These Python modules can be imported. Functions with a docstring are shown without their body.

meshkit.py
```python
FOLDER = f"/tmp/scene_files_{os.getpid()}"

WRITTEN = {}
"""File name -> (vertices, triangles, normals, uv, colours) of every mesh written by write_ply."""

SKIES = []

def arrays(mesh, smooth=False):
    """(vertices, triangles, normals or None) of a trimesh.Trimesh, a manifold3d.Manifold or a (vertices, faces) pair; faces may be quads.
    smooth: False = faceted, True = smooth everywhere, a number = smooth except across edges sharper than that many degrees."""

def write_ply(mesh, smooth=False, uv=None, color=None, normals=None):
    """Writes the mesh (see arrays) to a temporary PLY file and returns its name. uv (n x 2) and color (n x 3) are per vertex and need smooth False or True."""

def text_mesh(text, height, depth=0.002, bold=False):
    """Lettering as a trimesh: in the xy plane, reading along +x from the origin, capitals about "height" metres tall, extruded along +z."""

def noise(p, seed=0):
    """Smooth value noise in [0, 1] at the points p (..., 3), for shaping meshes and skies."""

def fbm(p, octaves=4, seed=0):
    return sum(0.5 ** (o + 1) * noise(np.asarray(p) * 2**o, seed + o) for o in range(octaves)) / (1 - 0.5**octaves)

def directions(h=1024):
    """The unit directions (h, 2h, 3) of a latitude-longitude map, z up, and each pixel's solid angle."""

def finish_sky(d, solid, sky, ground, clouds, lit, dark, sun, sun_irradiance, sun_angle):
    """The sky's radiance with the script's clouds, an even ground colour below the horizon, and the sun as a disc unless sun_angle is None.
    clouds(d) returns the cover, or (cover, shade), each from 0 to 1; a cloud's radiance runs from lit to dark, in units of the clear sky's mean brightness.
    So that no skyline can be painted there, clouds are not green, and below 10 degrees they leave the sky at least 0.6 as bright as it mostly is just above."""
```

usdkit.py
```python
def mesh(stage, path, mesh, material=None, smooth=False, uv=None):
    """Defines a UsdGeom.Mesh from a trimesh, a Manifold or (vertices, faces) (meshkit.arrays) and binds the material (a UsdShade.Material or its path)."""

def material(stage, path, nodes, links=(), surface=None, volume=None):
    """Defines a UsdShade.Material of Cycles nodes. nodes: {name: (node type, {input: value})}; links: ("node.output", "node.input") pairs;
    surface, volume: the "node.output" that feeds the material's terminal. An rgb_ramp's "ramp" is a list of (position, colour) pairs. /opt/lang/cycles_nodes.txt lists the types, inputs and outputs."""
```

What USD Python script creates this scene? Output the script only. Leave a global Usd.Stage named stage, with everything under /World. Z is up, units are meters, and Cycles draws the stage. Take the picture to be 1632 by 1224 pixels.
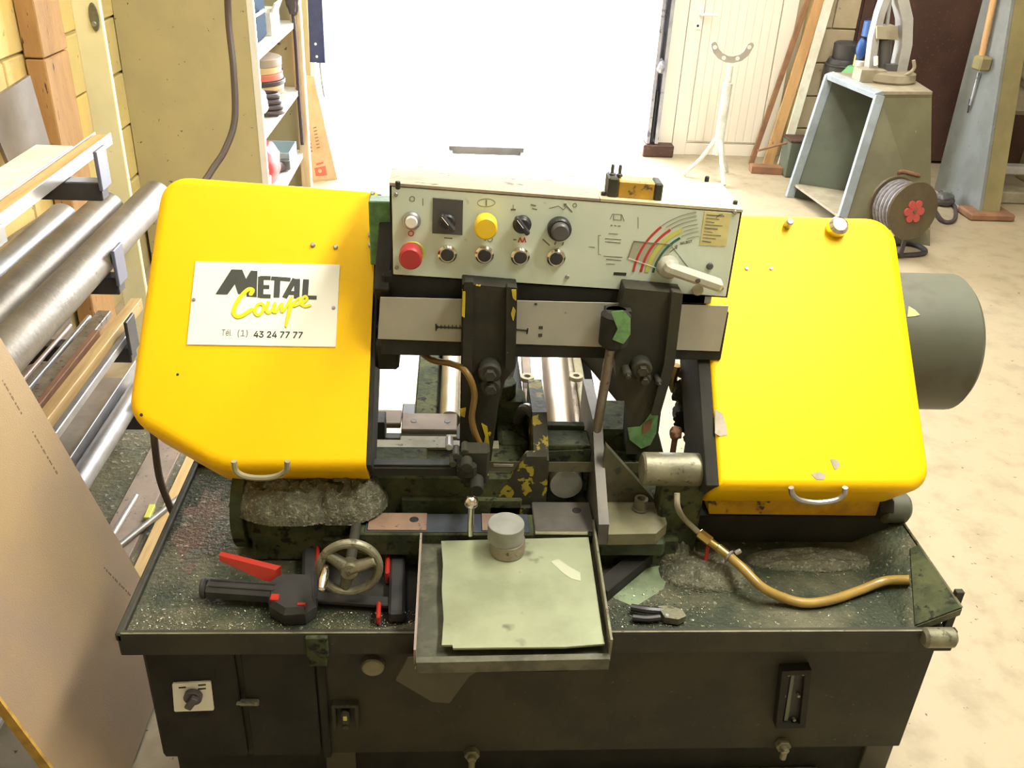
import math, numpy as np, trimesh, usdkit, meshkit
import manifold3d as m3
from shapely.geometry import Polygon, LineString, Point
from shapely.ops import unary_union
from shapely import affinity
from pxr import Usd, UsdGeom, UsdLux, UsdShade, Gf, Sdf

stage = Usd.Stage.CreateInMemory()
UsdGeom.SetStageUpAxis(stage, UsdGeom.Tokens.z)
UsdGeom.SetStageMetersPerUnit(stage, 1.0)
UsdGeom.Xform.Define(stage, '/World')

# ------------------------------------------------------------------ camera
FPX, CX, CY = 1450.0, 816.0, 612.0
PITCH, ROLL, YAW = (math.radians(a) for a in (29.0, 2.9, 4.3))
EYE = np.array([0, 0, 1.70])
FWD = np.array([math.sin(YAW) * math.cos(PITCH), math.cos(YAW) * math.cos(PITCH), -math.sin(PITCH)])
_rt = np.array([math.cos(YAW), -math.sin(YAW), 0]); _dn = np.cross(FWD, _rt)
RIGHT = math.cos(ROLL) * _rt - math.sin(ROLL) * _dn
DOWN = np.cross(FWD, RIGHT)
cam = UsdGeom.Camera.Define(stage, '/World/Camera')
mtx = Gf.Matrix4d(*RIGHT, 0, *(-DOWN), 0, *(-FWD), 0, *EYE, 1)
UsdGeom.Xformable(cam).AddTransformOp().Set(mtx)
cam.CreateHorizontalApertureAttr(36.0); cam.CreateVerticalApertureAttr(27.0)
cam.CreateFocalLengthAttr(36.0 * FPX / 1632.0)
cam.CreateClippingRangeAttr(Gf.Vec2f(0.02, 200))
cam.CreateExposureAttr(0.0)

# ------------------------------------------------------------------ daylight and added overhead fill lights
dome = UsdLux.DomeLight.Define(stage, '/World/Sky')
dome.CreateIntensityAttr(7.0); dome.CreateColorAttr(Gf.Vec3f(0.93, 0.97, 1.0))

def area(name, x, y, z, w, h, inten, col, rot=(0, 0, 0)):
    l = UsdLux.RectLight.Define(stage, '/World/' + name)
    l.CreateWidthAttr(w); l.CreateHeightAttr(h); l.CreateIntensityAttr(inten); l.CreateColorAttr(Gf.Vec3f(*col))
    x_ = UsdGeom.Xformable(l); x_.AddTranslateOp().Set(Gf.Vec3d(x, y, z)); x_.AddRotateXYZOp().Set(Gf.Vec3f(*rot))
WARM = (1.0, 0.955, 0.83)
area('OverheadFillA', 1.3, 1.6, 3.30, 0.5, 2.4, 43, WARM)  # unseen lights without fixtures, added to brighten the saw, left post and white door
area('OverheadFillB', 0.3, 0.9, 3.30, 0.5, 2.4, 2.0, WARM)
area('OverheadFillC', 1.7, 4.6, 3.30, 0.5, 2.4, 26, WARM)
area('OverheadFillD', -0.7, 1.7, 3.30, 0.4, 1.0, 13, WARM)

# ------------------------------------------------------------------ helpers
def P(px, py, **k):
    """The point of the plane x=, y= or z= that the photograph shows at a pixel."""
    d = FWD + (px - CX) / FPX * RIGHT + (py - CY) / FPX * DOWN
    (a, v), = k.items(); i = 'xyz'.index(a)
    return EYE + d * ((v - EYE[i]) / d[i])
TH = math.radians(46)
BU, BV = np.array([1, 0, 0.]), np.array([0, math.sin(TH), math.cos(TH)])
BN = np.cross(BU, BV); BO = np.array([0, 1.40, 0.712])
FB = (BO, BU, BV, BN)                                    # the leaning face of the saw bow
def B(px, py, n=0.0):
    d = FWD + (px - CX) / FPX * RIGHT + (py - CY) / FPX * DOWN
    w = EYE + d * (((BO + n * BN - EYE) @ BN) / (d @ BN)) - BO
    return (w @ BU, w @ BV)
def FY(y):                                               # a vertical plane facing the viewer
    return (np.array([0, y, 0.]), np.array([1, 0, 0.]), np.array([0, 0, 1.]), np.array([0, -1, 0.]))
def FZ(z):
    return (np.array([0, 0, z]), np.array([1, 0, 0.]), np.array([0, 1, 0.]), np.array([0, 0, 1.]))
def FX(x):
    return (np.array([x, 0, 0.]), np.array([0, 1, 0.]), np.array([0, 0, 1.]), np.array([1, 0, 0.]))
def xz(px, py, y): p = P(px, py, y=y); return (p[0], p[2])
def xy(px, py, z): p = P(px, py, z=z); return (p[0], p[1])

def tri(m):
    if hasattr(m, 'to_mesh'):
        k = m.to_mesh(); return trimesh.Trimesh(np.array(k.vert_properties[:, :3], float), np.array(k.tri_verts), process=False)
    return m
def cat(*ms): return trimesh.util.concatenate([tri(m) for m in ms])
def hull(pts): return tri(m3.Manifold.hull_points(np.asarray(pts, float)))
def tf(mesh, F):
    mesh = tri(mesh).copy(); v = mesh.vertices
    mesh.vertices = F[0] + v[:, :1] * F[1] + v[:, 1:2] * F[2] + v[:, 2:] * F[3]
    if np.dot(np.cross(F[1], F[2]), F[3]) < 0: mesh.invert()
    return mesh
def box(x0, x1, y0, y1, z0, z1, b=0.002):
    b = min(b, .45 * (x1 - x0), .45 * (y1 - y0), .45 * (z1 - z0))
    L, H = np.array([x0, y0, z0]), np.array([x1, y1, z1]); pts = []
    for s in np.ndindex(2, 2, 2):
        c = np.where(s, H, L); d = np.where(s, -1, 1) * b
        for k in range(3):
            e = d.copy(); e[k] = 0; pts.append(c + e)
    return hull(pts)
def fbox(F, u0, u1, v0, v1, n0, n1, b=0.002): return tf(box(u0, u1, v0, v1, n0, n1, b), F)
def beam(p, q, w, h, b=0.002, up=(0, 0, 1)):
    """A bar of w x h from p to q."""
    p, q = np.array(p, float), np.array(q, float); d = q - p; L = np.linalg.norm(d); d /= L
    s = np.cross(d, up); s /= np.linalg.norm(s); t = np.cross(s, d)
    return tf(box(-w / 2, w / 2, 0, L, -h / 2, h / 2, b), (p, s, d, t))
def basis(d):
    d = np.array(d, float) / np.linalg.norm(d)
    a = np.cross(d, [0, 0, 1] if abs(d[2]) < .9 else [1, 0, 0]); a /= np.linalg.norm(a)
    return a, np.cross(d, a), d
def cyl(p, q, r, r2=None, seg=24, c=0.0015):
    p, q = np.array(p, float), np.array(q, float); r2 = r if r2 is None else r2
    a, b, d = basis(q - p); t = np.arange(seg) / seg * 2 * np.pi
    rim = np.cos(t)[:, None] * a + np.sin(t)[:, None] * b
    return hull(np.vstack([p + rim * (r - c), p + d * c + rim * r, q - d * c + rim * r2, q + rim * (r2 - c)]))
def lathe(prof, p, axis, seg=28):
    m = trimesh.creation.revolve(np.array(prof, float), sections=seg)
    a, b, d = basis(axis); return tf(m, (np.array(p, float), a, b, d))
def pipe(p, q, r, wall, seg=28):
    L = np.linalg.norm(np.subtract(q, p))
    return lathe([(r - wall, 0), (r, 0), (r, L), (r - wall, L), (r - wall, 0)], p, np.subtract(q, p), seg)
def torus(c, axis, R, r, seg=36, s2=12):
    t = np.linspace(0, 2 * np.pi, s2 + 1); return lathe(np.stack([R + r * np.cos(t), r * np.sin(t)], 1), c, axis, seg)
def spline(pts, n=8):
    pts = np.array(pts, float)
    if len(pts) < 3: return pts
    e = np.vstack([2 * pts[0] - pts[1], pts, 2 * pts[-1] - pts[-2]]); out = []
    for i in range(1, len(e) - 2):
        for t in np.arange(n) / n:
            a, b, c, d = e[i - 1:i + 3]
            out.append(.5 * (2 * b + (c - a) * t + (2 * a - 5 * b + 4 * c - d) * t * t + (3 * b - a - 3 * c + d) * t ** 3))
    return np.vstack([out, pts[-1:]])
def tube(pts, r, seg=10, n=8):
    p = spline(pts, n); r = np.broadcast_to(np.asarray(r, float), (len(p),)) if np.ndim(r) == 0 else np.interp(np.linspace(0, 1, len(p)), np.linspace(0, 1, len(r)), r)
    tg = np.gradient(p, axis=0); tg /= np.linalg.norm(tg, axis=1)[:, None]
    a = basis(tg[0])[0]; V = []
    for i in range(len(p)):
        a = a - tg[i] * (a @ tg[i]); a /= np.linalg.norm(a); b = np.cross(tg[i], a)
        t = np.arange(seg) / seg * 2 * np.pi
        V.append(p[i] + r[i] * (np.cos(t)[:, None] * a + np.sin(t)[:, None] * b))
    V = np.vstack(V + [p[:1], p[-1:]]); f = []; m = len(p)
    for i in range(m - 1):
        for j in range(seg):
            k = (j + 1) % seg; f += [[i * seg + j, i * seg + k, (i + 1) * seg + k], [i * seg + j, (i + 1) * seg + k, (i + 1) * seg + j]]
    for j in range(seg):
        k = (j + 1) % seg; f += [[m * seg, k, j], [m * seg + 1, (m - 1) * seg + j, (m - 1) * seg + k]]
    return trimesh.Trimesh(V, f, process=False)
def geoms(s): return [g for g in getattr(s, 'geoms', [s]) if g.area > 1e-9]
def prism(shape, F, n0, n1):
    if not hasattr(shape, 'area'): shape = Polygon(shape)
    shape = shape.buffer(0)
    return cat(*[tf(trimesh.creation.extrude_polygon(g, n1 - n0, engine='earcut'), (F[0] + n0 * F[3],) + tuple(F[1:])) for g in geoms(shape)])
def stroke(pts, w): return LineString(pts).buffer(w / 2, cap_style=2, join_style=1)
def blobpoly(c, r, seed, n=18, amp=.35, sx=1, sy=1):
    g = np.random.default_rng(seed); t = np.arange(n) / n * 2 * np.pi
    k = 1 + amp * (g.random(n) - .5) * 2
    return Polygon(np.stack([c[0] + sx * r * k * np.cos(t), c[1] + sy * r * k * np.sin(t)], 1)).buffer(-.0001).buffer(.001)
def shell(corners, F, depth, rim, trim=None):
    """A dished sheet cover: a convex outline of (u, v, radius) with its front edge rounded off over rim."""
    n = len(corners); layers = [(rim * (1 - math.sin(a)), -rim * (1 - math.cos(a))) for a in np.linspace(0, math.pi / 2, 7)] + [(0, -depth)]
    pts = []
    c = np.array([k[:2] for k in corners], float)
    for i in range(n):
        e0, e1 = c[i] - c[i - 1], c[(i + 1) % n] - c[i]; e0, e1 = e0 / np.linalg.norm(e0), e1 / np.linalg.norm(e1)
        R = corners[i][2]; turn = math.atan2(e0[0] * e1[1] - e0[1] * e1[0], e0 @ e1)
        ctr = c[i] - e0 * R * math.tan(turn / 2) + np.array([-e0[1], e0[0]]) * R
        a0 = math.atan2(-e0[0], e0[1])
        for d, nn in layers:
            for a in np.linspace(0, turn, 9):
                pts.append([ctr[0] + (R - d) * math.cos(a0 + a), ctr[1] + (R - d) * math.sin(a0 + a), nn])
    m = m3.Manifold.hull_points(np.array(pts))
    for (nx, ny), off in trim or []:
        m = m.trim_by_plane((nx, ny, 0), off)
    return tf(m, F)
def lump(c, r, seed, amp=.35, sub=3, freq=2.2):
    m = trimesh.creation.icosphere(sub); v = m.vertices
    k = 1 + amp * (meshkit.fbm(v * freq + seed * 7.3 + 50, 3, seed) - .5) * 2
    m.vertices = np.asarray(c) + v * k[:, None] * np.asarray(r); return m

count, origin = {}, {}
def path(name, parent):
    top = str(parent.GetPath()) if parent else '/World'
    k = count[top, name] = count.get((top, name), -1) + 1
    return f'{top}/{name}' + (f'_{k:03d}' if k else '')
def keys(p, label=None, category=None, group=None, kind=None):
    for k, v in dict(label=label, category=category, group=group, kind=kind).items():
        if v: p.SetCustomDataByKey(k, v)
def thing(name, label, category, base, group=None):
    x = UsdGeom.Xform.Define(stage, path(name, None)); x.AddTranslateOp().Set(Gf.Vec3d(*map(float, base)))
    p = x.GetPrim(); keys(p, label, category, group); origin[str(p.GetPath())] = np.array(base, float); return p
def part(name, mesh, mat, parent, label=None, smooth=30, kind=None):
    pth = path(name, parent); o = origin[str(parent.GetPath())]
    mesh = tri(mesh).copy(); mesh.vertices = mesh.vertices - o
    p = usdkit.mesh(stage, pth, mesh, MAT[mat], smooth=smooth).GetPrim(); origin[pth] = o
    keys(p, label, kind=kind); return p
def solo(name, mesh, mat, label, category, group=None, kind=None, smooth=30):
    mesh = tri(mesh).copy(); lo, hi = mesh.bounds; o = np.array([*(lo + hi)[:2] / 2, lo[2]]); mesh.vertices = mesh.vertices - o
    pth = path(name, None); g = usdkit.mesh(stage, pth, mesh, MAT[mat], smooth=smooth); g.AddTranslateOp().Set(Gf.Vec3d(*map(float, o)))
    p = g.GetPrim(); origin[pth] = o; keys(p, label, category, group, kind); return p
def struct(name, mesh, mat, parent=None, smooth=30):
    if parent: return part(name, mesh, mat, parent, smooth=smooth)
    pth = '/World/' + name; p = usdkit.mesh(stage, pth, mesh, MAT[mat], smooth=smooth).GetPrim(); origin[pth] = np.zeros(3); keys(p, kind='structure'); return p

# ------------------------------------------------------------------ materials
MAT = {}
def M(name, c1, c2=None, c3=None, s=8, t=(.42, .6), s3=45, t3=(.6, .66), rough=.5, rough2=None, metal=0, bump=0, bs=90, det=5, stretch=(1, 1, 1), dist=0, spec=.5, coat=0):
    """Principled paint or metal: c1, with patches of c2 (noise of scale s between the thresholds t) and specks of c3."""
    n = {'g': ('geometry', {}), 'm': ('mapping', {'scale': stretch}), 'p': ('principled_bsdf', {'base_color': c1, 'roughness': rough, 'metallic': metal, 'specular_ior_level': spec, 'coat_weight': coat, 'coat_roughness': .15})}
    l = [('g.position', 'm.vector')]; last = None
    if c2 is not None:
        n['n1'] = ('noise_texture', {'scale': s, 'detail': det, 'roughness': .6, 'distortion': dist}); l.append(('m.vector', 'n1.vector'))
        n['r1'] = ('map_range', {'from_min': t[0], 'from_max': t[1], 'to_min': 0, 'to_max': 1, 'clamp': True}); l.append(('n1.fac', 'r1.value'))
        n['x1'] = ('mix_color', {'a': c1, 'b': c2}); l += [('r1.result', 'x1.fac')]; last = 'x1.result'
        if rough2 is not None:
            n['rr'] = ('map_range', {'from_min': 0, 'from_max': 1, 'to_min': rough, 'to_max': rough2}); l += [('r1.result', 'rr.value'), ('rr.result', 'p.roughness')]
    if c3 is not None:
        n['n3'] = ('noise_texture', {'scale': s3, 'detail': 3, 'roughness': .6}); l.append(('m.vector', 'n3.vector'))
        n['r3'] = ('map_range', {'from_min': t3[0], 'from_max': t3[1], 'to_min': 0, 'to_max': 1, 'clamp': True}); l.append(('n3.fac', 'r3.value'))
        n['x3'] = ('mix_color', {'a': c1, 'b': c3}); l.append(('r3.result', 'x3.fac'))
        if last: l.append((last, 'x3.a'))
        last = 'x3.result'
    if last: l.append((last, 'p.base_color'))
    if bump:
        n['nb'] = ('noise_texture', {'scale': bs, 'detail': 4}); l.append(('m.vector', 'nb.vector'))
        n['b'] = ('bump', {'strength': min(1, bump), 'distance': .004}); l += [('nb.fac', 'b.height'), ('b.normal', 'p.normal')]
    MAT[name] = usdkit.material(stage, '/World/Looks/' + name, n, l, 'p.BSDF')

M('concrete', (.42, .355, .245), (.315, .26, .175), (.09, .07, .045), s=9, t=(.48, .74), s3=38, t3=(.68, .72), rough=.45, bump=.25, bs=40, spec=.5, det=9)
M('apron', (.8, .8, .8), rough=.8)
M('block_cream', (.70, .58, .24), (.60, .50, .24), (.30, .24, .12), s=3, s3=30, t3=(.68, .74), rough=.7, bump=.5, bs=60)
M('block_yellow', (.82, .60, .20), (.70, .55, .24), (.35, .26, .10), s=3, s3=26, t3=(.68, .74), rough=.7, bump=.5, bs=60)
M('mortar', (.50, .42, .22), rough=.85, bump=.5)
M('wall_paint', (.62, .55, .40), (.54, .46, .32), s=2, rough=.75)
M('ceiling_paint', (.62, .60, .55), rough=.8)
M('panel_cream', (.50, .44, .245), (.46, .405, .235), (.13, .09, .055), s=5, s3=28, t3=(.67, .71), rough=.6)
M('post_cream', (.95, .90, .58), (.90, .84, .52), (.5, .4, .2), s=6, s3=40, t3=(.7, .74), rough=.5)
M('white_edge', (.85, .85, .82), rough=.5)
M('timber', (.55, .33, .145), (.46, .265, .115), (.12, .07, .045), s=5, s3=24, t3=(.66, .7), stretch=(3, 3, .6), rough=.65, bump=.3)
M('wood', (.60, .42, .19), (.45, .29, .12), (.2, .12, .06), s=9, s3=30, t3=(.66, .72), stretch=(3, .3, 3), rough=.6)
M('pale_wood', (.74, .58, .36), (.62, .46, .27), s=10, stretch=(3, 3, .4), rough=.55)
M('white_plank', (.80, .78, .70), (.70, .66, .55), s=12, rough=.5)
M('yellow', (.93, .565, .004), (.91, .55, .004), s=2.5, rough=.45, spec=.2)
M('yellow_worn', (.72, .42, .012), (.50, .26, .015), (.06, .05, .03), s=12, s3=18, t3=(.60, .64), rough=.5)
M('yellow_chip', (.62, .48, .02), (.45, .34, .03), s=40, rough=.5)
M('bare_patch', (.42, .38, .30), (.34, .30, .22), s=40, rough=.5)
M('green_patch', (.17, .36, .14), (.11, .25, .10), s=50, rough=.5)
M('sign_white', (.88, .88, .78), rough=.4)
M('ink', (.045, .05, .042), rough=.5)
M('ink_grey', (.20, .21, .18), rough=.5)
M('ink_yellow', (.90, .72, .01), rough=.4)
M('ink_red', (.55, .05, .04), rough=.5)
M('ink_green', (.02, .14, .10), rough=.5)
M('ink_lime', (.62, .62, .12), rough=.5)
M('panel_face', (.68, .77, .66), (.64, .73, .62), (.5, .55, .45), s=6, s3=30, t3=(.68, .76), rough=.4)
M('scale_window', (.45, .45, .35), rough=.3)
M('paper_yellow', (.72, .66, .30), (.65, .58, .26), s=30, rough=.7)
M('plate_grey', (.42, .41, .35), (.37, .365, .31), (.24, .22, .18), s=9, s3=40, t3=(.7, .74), rough=.55)
M('lid_worn', (.34, .28, .235), (.44, .37, .28), (.14, .11, .09), s=6, stretch=(1, 3, 1), s3=24, t3=(.62, .7), rough=.5, metal=.3)
M('lid_cream', (.60, .54, .35), (.5, .44, .28), (.3, .25, .16), s=9, s3=34, t3=(.66, .72), rough=.55)
M('machine', (.034, .034, .026), (.048, .046, .030), (.085, .085, .05), s=7, s3=60, t3=(.68, .75), rough=.62, bump=.2, spec=.3)
M('machine_dark', (.024, .024, .021), (.034, .033, .027), s=9, rough=.7, bump=.15, spec=.2)
M('machine_green', (.042, .052, .028), (.085, .095, .045), (.025, .025, .02), s=14, s3=40, t3=(.55, .64), rough=.8, bump=.4, spec=.12)
M('machine_chipped', (.026, .026, .021), (.042, .04, .028), (.55, .44, .02), s=9, s3=34, t3=(.70, .71), rough=.65, bump=.2, spec=.25)
M('jaw_chipped', (.030, .030, .020), (.05, .045, .028), (.34, .28, .03), s=9, s3=30, t3=(.55, .58), rough=.6, bump=.2, spec=.3)
M('deck', (.032, .042, .024), (.125, .12, .075), (.24, .225, .15), s=5, t=(.45, .64), s3=110, t3=(.62, .70), rough=.6, bump=.9, bs=120, spec=.3, det=8)
M('deck_rust', (.13, .075, .05), (.08, .09, .06), (.3, .26, .2), s=12, s3=80, t3=(.58, .66), rough=.6, bump=.9, bs=120)
M('wet_green', (.22, .28, .17), (.15, .19, .12), s=12, rough=.3)
M('swarf', (.13, .13, .085), (.085, .088, .055), (.27, .255, .185), s=40, s3=140, t3=(.55, .66), rough=.55, metal=.15, bump=1, bs=220)
M('swarf_blue', (.05, .09, .26), (.12, .15, .28), (.02, .02, .03), s=60, s3=120, t3=(.55, .62), rough=.5, metal=.3, bump=1, bs=200)
M('flake', (.62, .58, .46), (.45, .40, .30), s=80, rough=.35, metal=.7)
M('tray_steel', (.40, .44, .29), (.31, .34, .22), (.14, .145, .10), s=7, t=(.42, .62), s3=13, t3=(.64, .74), rough=.36, metal=.35, spec=.5, det=8)
M('pan_steel', (.075, .078, .055), (.13, .13, .09), s=22, rough=.5, metal=.3, bump=.3)
M('steel_bright', (.68, .64, .56), (.58, .54, .46), s=14, rough=.25, metal=.9)
M('steel_bar', (.50, .44, .36), (.38, .31, .245), s=10, stretch=(1, .2, 1), rough=.36, metal=.8)
M('steel_cut', (.27, .275, .245), (.23, .235, .21), s=30, rough=.5, metal=.2)
M('steel_scale', (.24, .20, .16), (.32, .28, .23), (.12, .09, .07), s=18, s3=50, t3=(.58, .66), rough=.45, metal=.5, bump=.3)
M('steel_galv', (.42, .42, .43), (.34, .34, .35), s=10, rough=.38, metal=.7)
M('steel_pink', (.30, .24, .20), (.25, .20, .17), (.13, .11, .09), s=16, s3=60, t3=(.64, .7), rough=.65, spec=.2)
M('cream_metal', (.36, .34, .24), (.29, .27, .18), (.15, .14, .09), s=14, s3=50, t3=(.62, .7), rough=.6, spec=.25)
M('copper_strip', (.36, .235, .16), (.29, .20, .15), (.12, .1, .07), s=16, s3=60, t3=(.63, .7), rough=.5, metal=.3)
M('blue_steel', (.06, .075, .10), (.09, .10, .12), s=14, rough=.5, metal=.4)
M('chrome', (.75, .72, .66), rough=.15, metal=1)
M('dirty_steel', (.17, .165, .11), (.25, .24, .16), (.09, .085, .055), s=20, s3=50, t3=(.6, .68), rough=.45, metal=.4, bump=.2)
M('brass', (.55, .42, .16), rough=.3, metal=.9)
M('ochre', (.58, .34, .03), (.45, .26, .03), (.12, .08, .03), s=20, s3=40, t3=(.62, .68), rough=.45)
M('hose_amber', (.38, .25, .06), (.29, .19, .05), s=16, rough=.35, coat=.3)
M('rubber', (.022, .021, .022), rough=.5)
M('cable', (.075, .055, .045), rough=.5)
M('plastic_black', (.028, .028, .030), (.045, .045, .045), s=10, rough=.4)
M('plastic_grey', (.09, .088, .088), rough=.4)
M('knob_white', (.85, .83, .76), rough=.3)
M('knob_red', (.42, .035, .04), rough=.4)
M('knob_yellow', (.85, .58, .03), rough=.35)
M('handle_grey', (.50, .50, .42), (.42, .42, .36), s=20, rough=.4)
M('clamp_red', (.42, .032, .018), rough=.35, coat=.2)
M('motor_paint', (.090, .096, .068), (.075, .08, .056), (.06, .045, .03), s=4, s3=8, t3=(.55, .7), rough=.5)
M('jaw_steel', (.10, .095, .085), (.14, .13, .11), s=14, rough=.5, metal=.3)
M('jaw_olive', (.075, .072, .042), (.11, .10, .06), (.04, .04, .03), s=16, s3=40, t3=(.6, .68), rough=.5, spec=.4)
M('foot_olive', (.19, .18, .105), (.15, .145, .085), s=20, rough=.5)
M('dark_moss', (.05, .075, .03), (.035, .05, .025), s=20, rough=.55)
M('plate_olive', (.065, .062, .042), (.08, .076, .05), s=9, rough=.55)
M('cradle_grey', (.40, .37, .32), (.34, .31, .27), s=12, rough=.5)
M('bar_scale', (.20, .175, .145), (.27, .24, .20), (.15, .125, .1), s=7, s3=40, t3=(.66, .76), rough=.42, metal=.6, bump=.15)
M('hose_dark', (.20, .12, .03), rough=.4)
M('tray_smear', (.44, .46, .34), rough=.5)
M('blue_stock', (.055, .065, .12), (.08, .09, .14), s=9, rough=.5, metal=.3)
M('lime', (.50, .62, .16), rough=.5)
M('sheet', (.40, .285, .15), (.335, .245, .17), s=2.2, t=(.38, .62), rough=.42, spec=.5, bump=.15, bs=300)  # purplish second tone puts the sky sheen into the board colour
M('sheet_edge', (.58, .36, .06), (.40, .24, .05), s=30, rough=.6)
M('print_brown', (.20, .13, .075), rough=.6)
M('grey_board', (.20, .165, .14), (.25, .21, .18), s=7, rough=.5)
M('rack_black', (.035, .032, .038), (.06, .055, .06), s=10, rough=.45)
M('rack_edge', (.20, .21, .30), rough=.4, metal=.3)
M('aluminium', (.75, .74, .72), rough=.25, metal=.7)
M('pink_rod', (.60, .46, .42), rough=.35, metal=.6)
M('grime', (.13, .12, .07), (.08, .08, .05), (.32, .30, .24), s=9, s3=60, t3=(.6, .68), rough=.6, bump=1, bs=60)
M('cardboard', (.62, .42, .25), (.52, .34, .19), s=7, rough=.75)
M('print_red', (.60, .14, .10), rough=.7)
M('navy', (.04, .05, .13), (.06, .07, .16), s=6, rough=.8, spec=.15)
M('navy_dark', (.012, .035, .075), rough=.85, spec=.1)
M('pale_blue', (.42, .56, .62), rough=.4)
M('red_plastic', (.62, .05, .05), rough=.35)
M('orange', (.80, .24, .05), rough=.4)
M('rubber_brown', (.07, .05, .055), rough=.5)
M('disc_tan', (.62, .44, .22), rough=.6)
M('disc_pink', (.62, .30, .20), rough=.6)
M('disc_red', (.60, .17, .12), rough=.6)
M('disc_grey', (.34, .28, .22), rough=.6)
M('disc_black', (.06, .045, .05), rough=.6)
M('door_white', (.86, .81, .72), rough=.55, spec=.3)
M('rail_grey', (.30, .31, .40), (.45, .46, .52), (.15, .15, .2), s=6, s3=14, rough=.4, metal=.3)
M('maroon', (.085, .040, .030), (.065, .030, .024), (.12, .065, .045), s=5, s3=40, rough=.6)
M('blockwork', (.52, .44, .30), (.44, .36, .24), (.25, .19, .12), s=4, s3=24, t3=(.66, .72), rough=.75, bump=.5, bs=50)
M('stand_white', (.80, .80, .76), (.6, .58, .52), s=9, rough=.45)
M('frame_blue', (.30, .35, .40), (.24, .28, .31), s=8, rough=.5)
M('drab_green', (.135, .13, .075), (.11, .105, .06), (.2, .19, .11), s=5, s3=30, t3=(.7, .76), rough=.5)
M('drab_inner', (.11, .13, .10), (.09, .10, .08), s=4, rough=.5)
M('light_grey_blue', (.22, .235, .235), (.18, .19, .18), (.12, .12, .1), s=4, s3=20, t3=(.68, .73), rough=.55, spec=.3)
M('olive', (.26, .22, .10), (.20, .17, .08), s=4, rough=.5)
M('cast_beige', (.36, .32, .235), (.28, .24, .17), s=10, rough=.6, spec=.3)
M('press_grey', (.40, .40, .385), (.33, .32, .30), s=7, rough=.5)
M('rust', (.28, .14, .07), (.20, .10, .06), s=9, rough=.7)
M('tool_blue', (.04, .12, .40), rough=.4)
M('gas_green', (.12, .34, .13), rough=.5)
M('reel_body', (.10, .078, .042), (.08, .06, .035), s=12, rough=.5)
M('reel_red', (.42, .07, .06), rough=.5)
M('reel_cable', (.16, .15, .16), (.10, .09, .09), s=30, rough=.45)
M('bin_black', (.045, .045, .050), rough=.45)
M('sight_glass', (.10, .12, .09), rough=.12)

# ------------------------------------------------------------------ the setting
struct('floor', box(-1.7, 5.6, -2.8, 6.72, -.12, 0, .001), 'concrete')
struct('ground', box(-14, 16, 6.72, 30, -.14, -.015, .001), 'apron')
wl = struct('wall_left', cat(box(-1.66, -1.45, -2.8, 2.0, 0, 3.4), box(-1.66, -1.462, 2.0, 4.4, 0, 3.4), box(-1.66, -1.45, 4.4, 6.72, 0, 3.4)), 'mortar')
for row in range(7):
    z0 = .225 * (row + 1)
    for k in range(7):
        y0 = 2.0 + .45 * k - (.225 if row % 2 else 0); a, b = max(y0, 2.0) + .005, min(y0 + .44, 4.4)
        if b - a > .05: struct('block', box(-1.47, -1.448 + .003 * ((row * 3 + k * 5) % 3 - 1), a, b, z0, z0 + .215, .004), 'block_yellow' if k < 4 else 'block_cream', wl)
struct('wall_back', cat(box(-1.66, -1.0, 6.6, 6.72, 0, 3.4), box(-1.0, 1.44, 6.6, 6.72, 2.5, 3.4), box(1.44, 5.6, 6.6, 6.72, 0, 3.4)), 'wall_paint')
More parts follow.
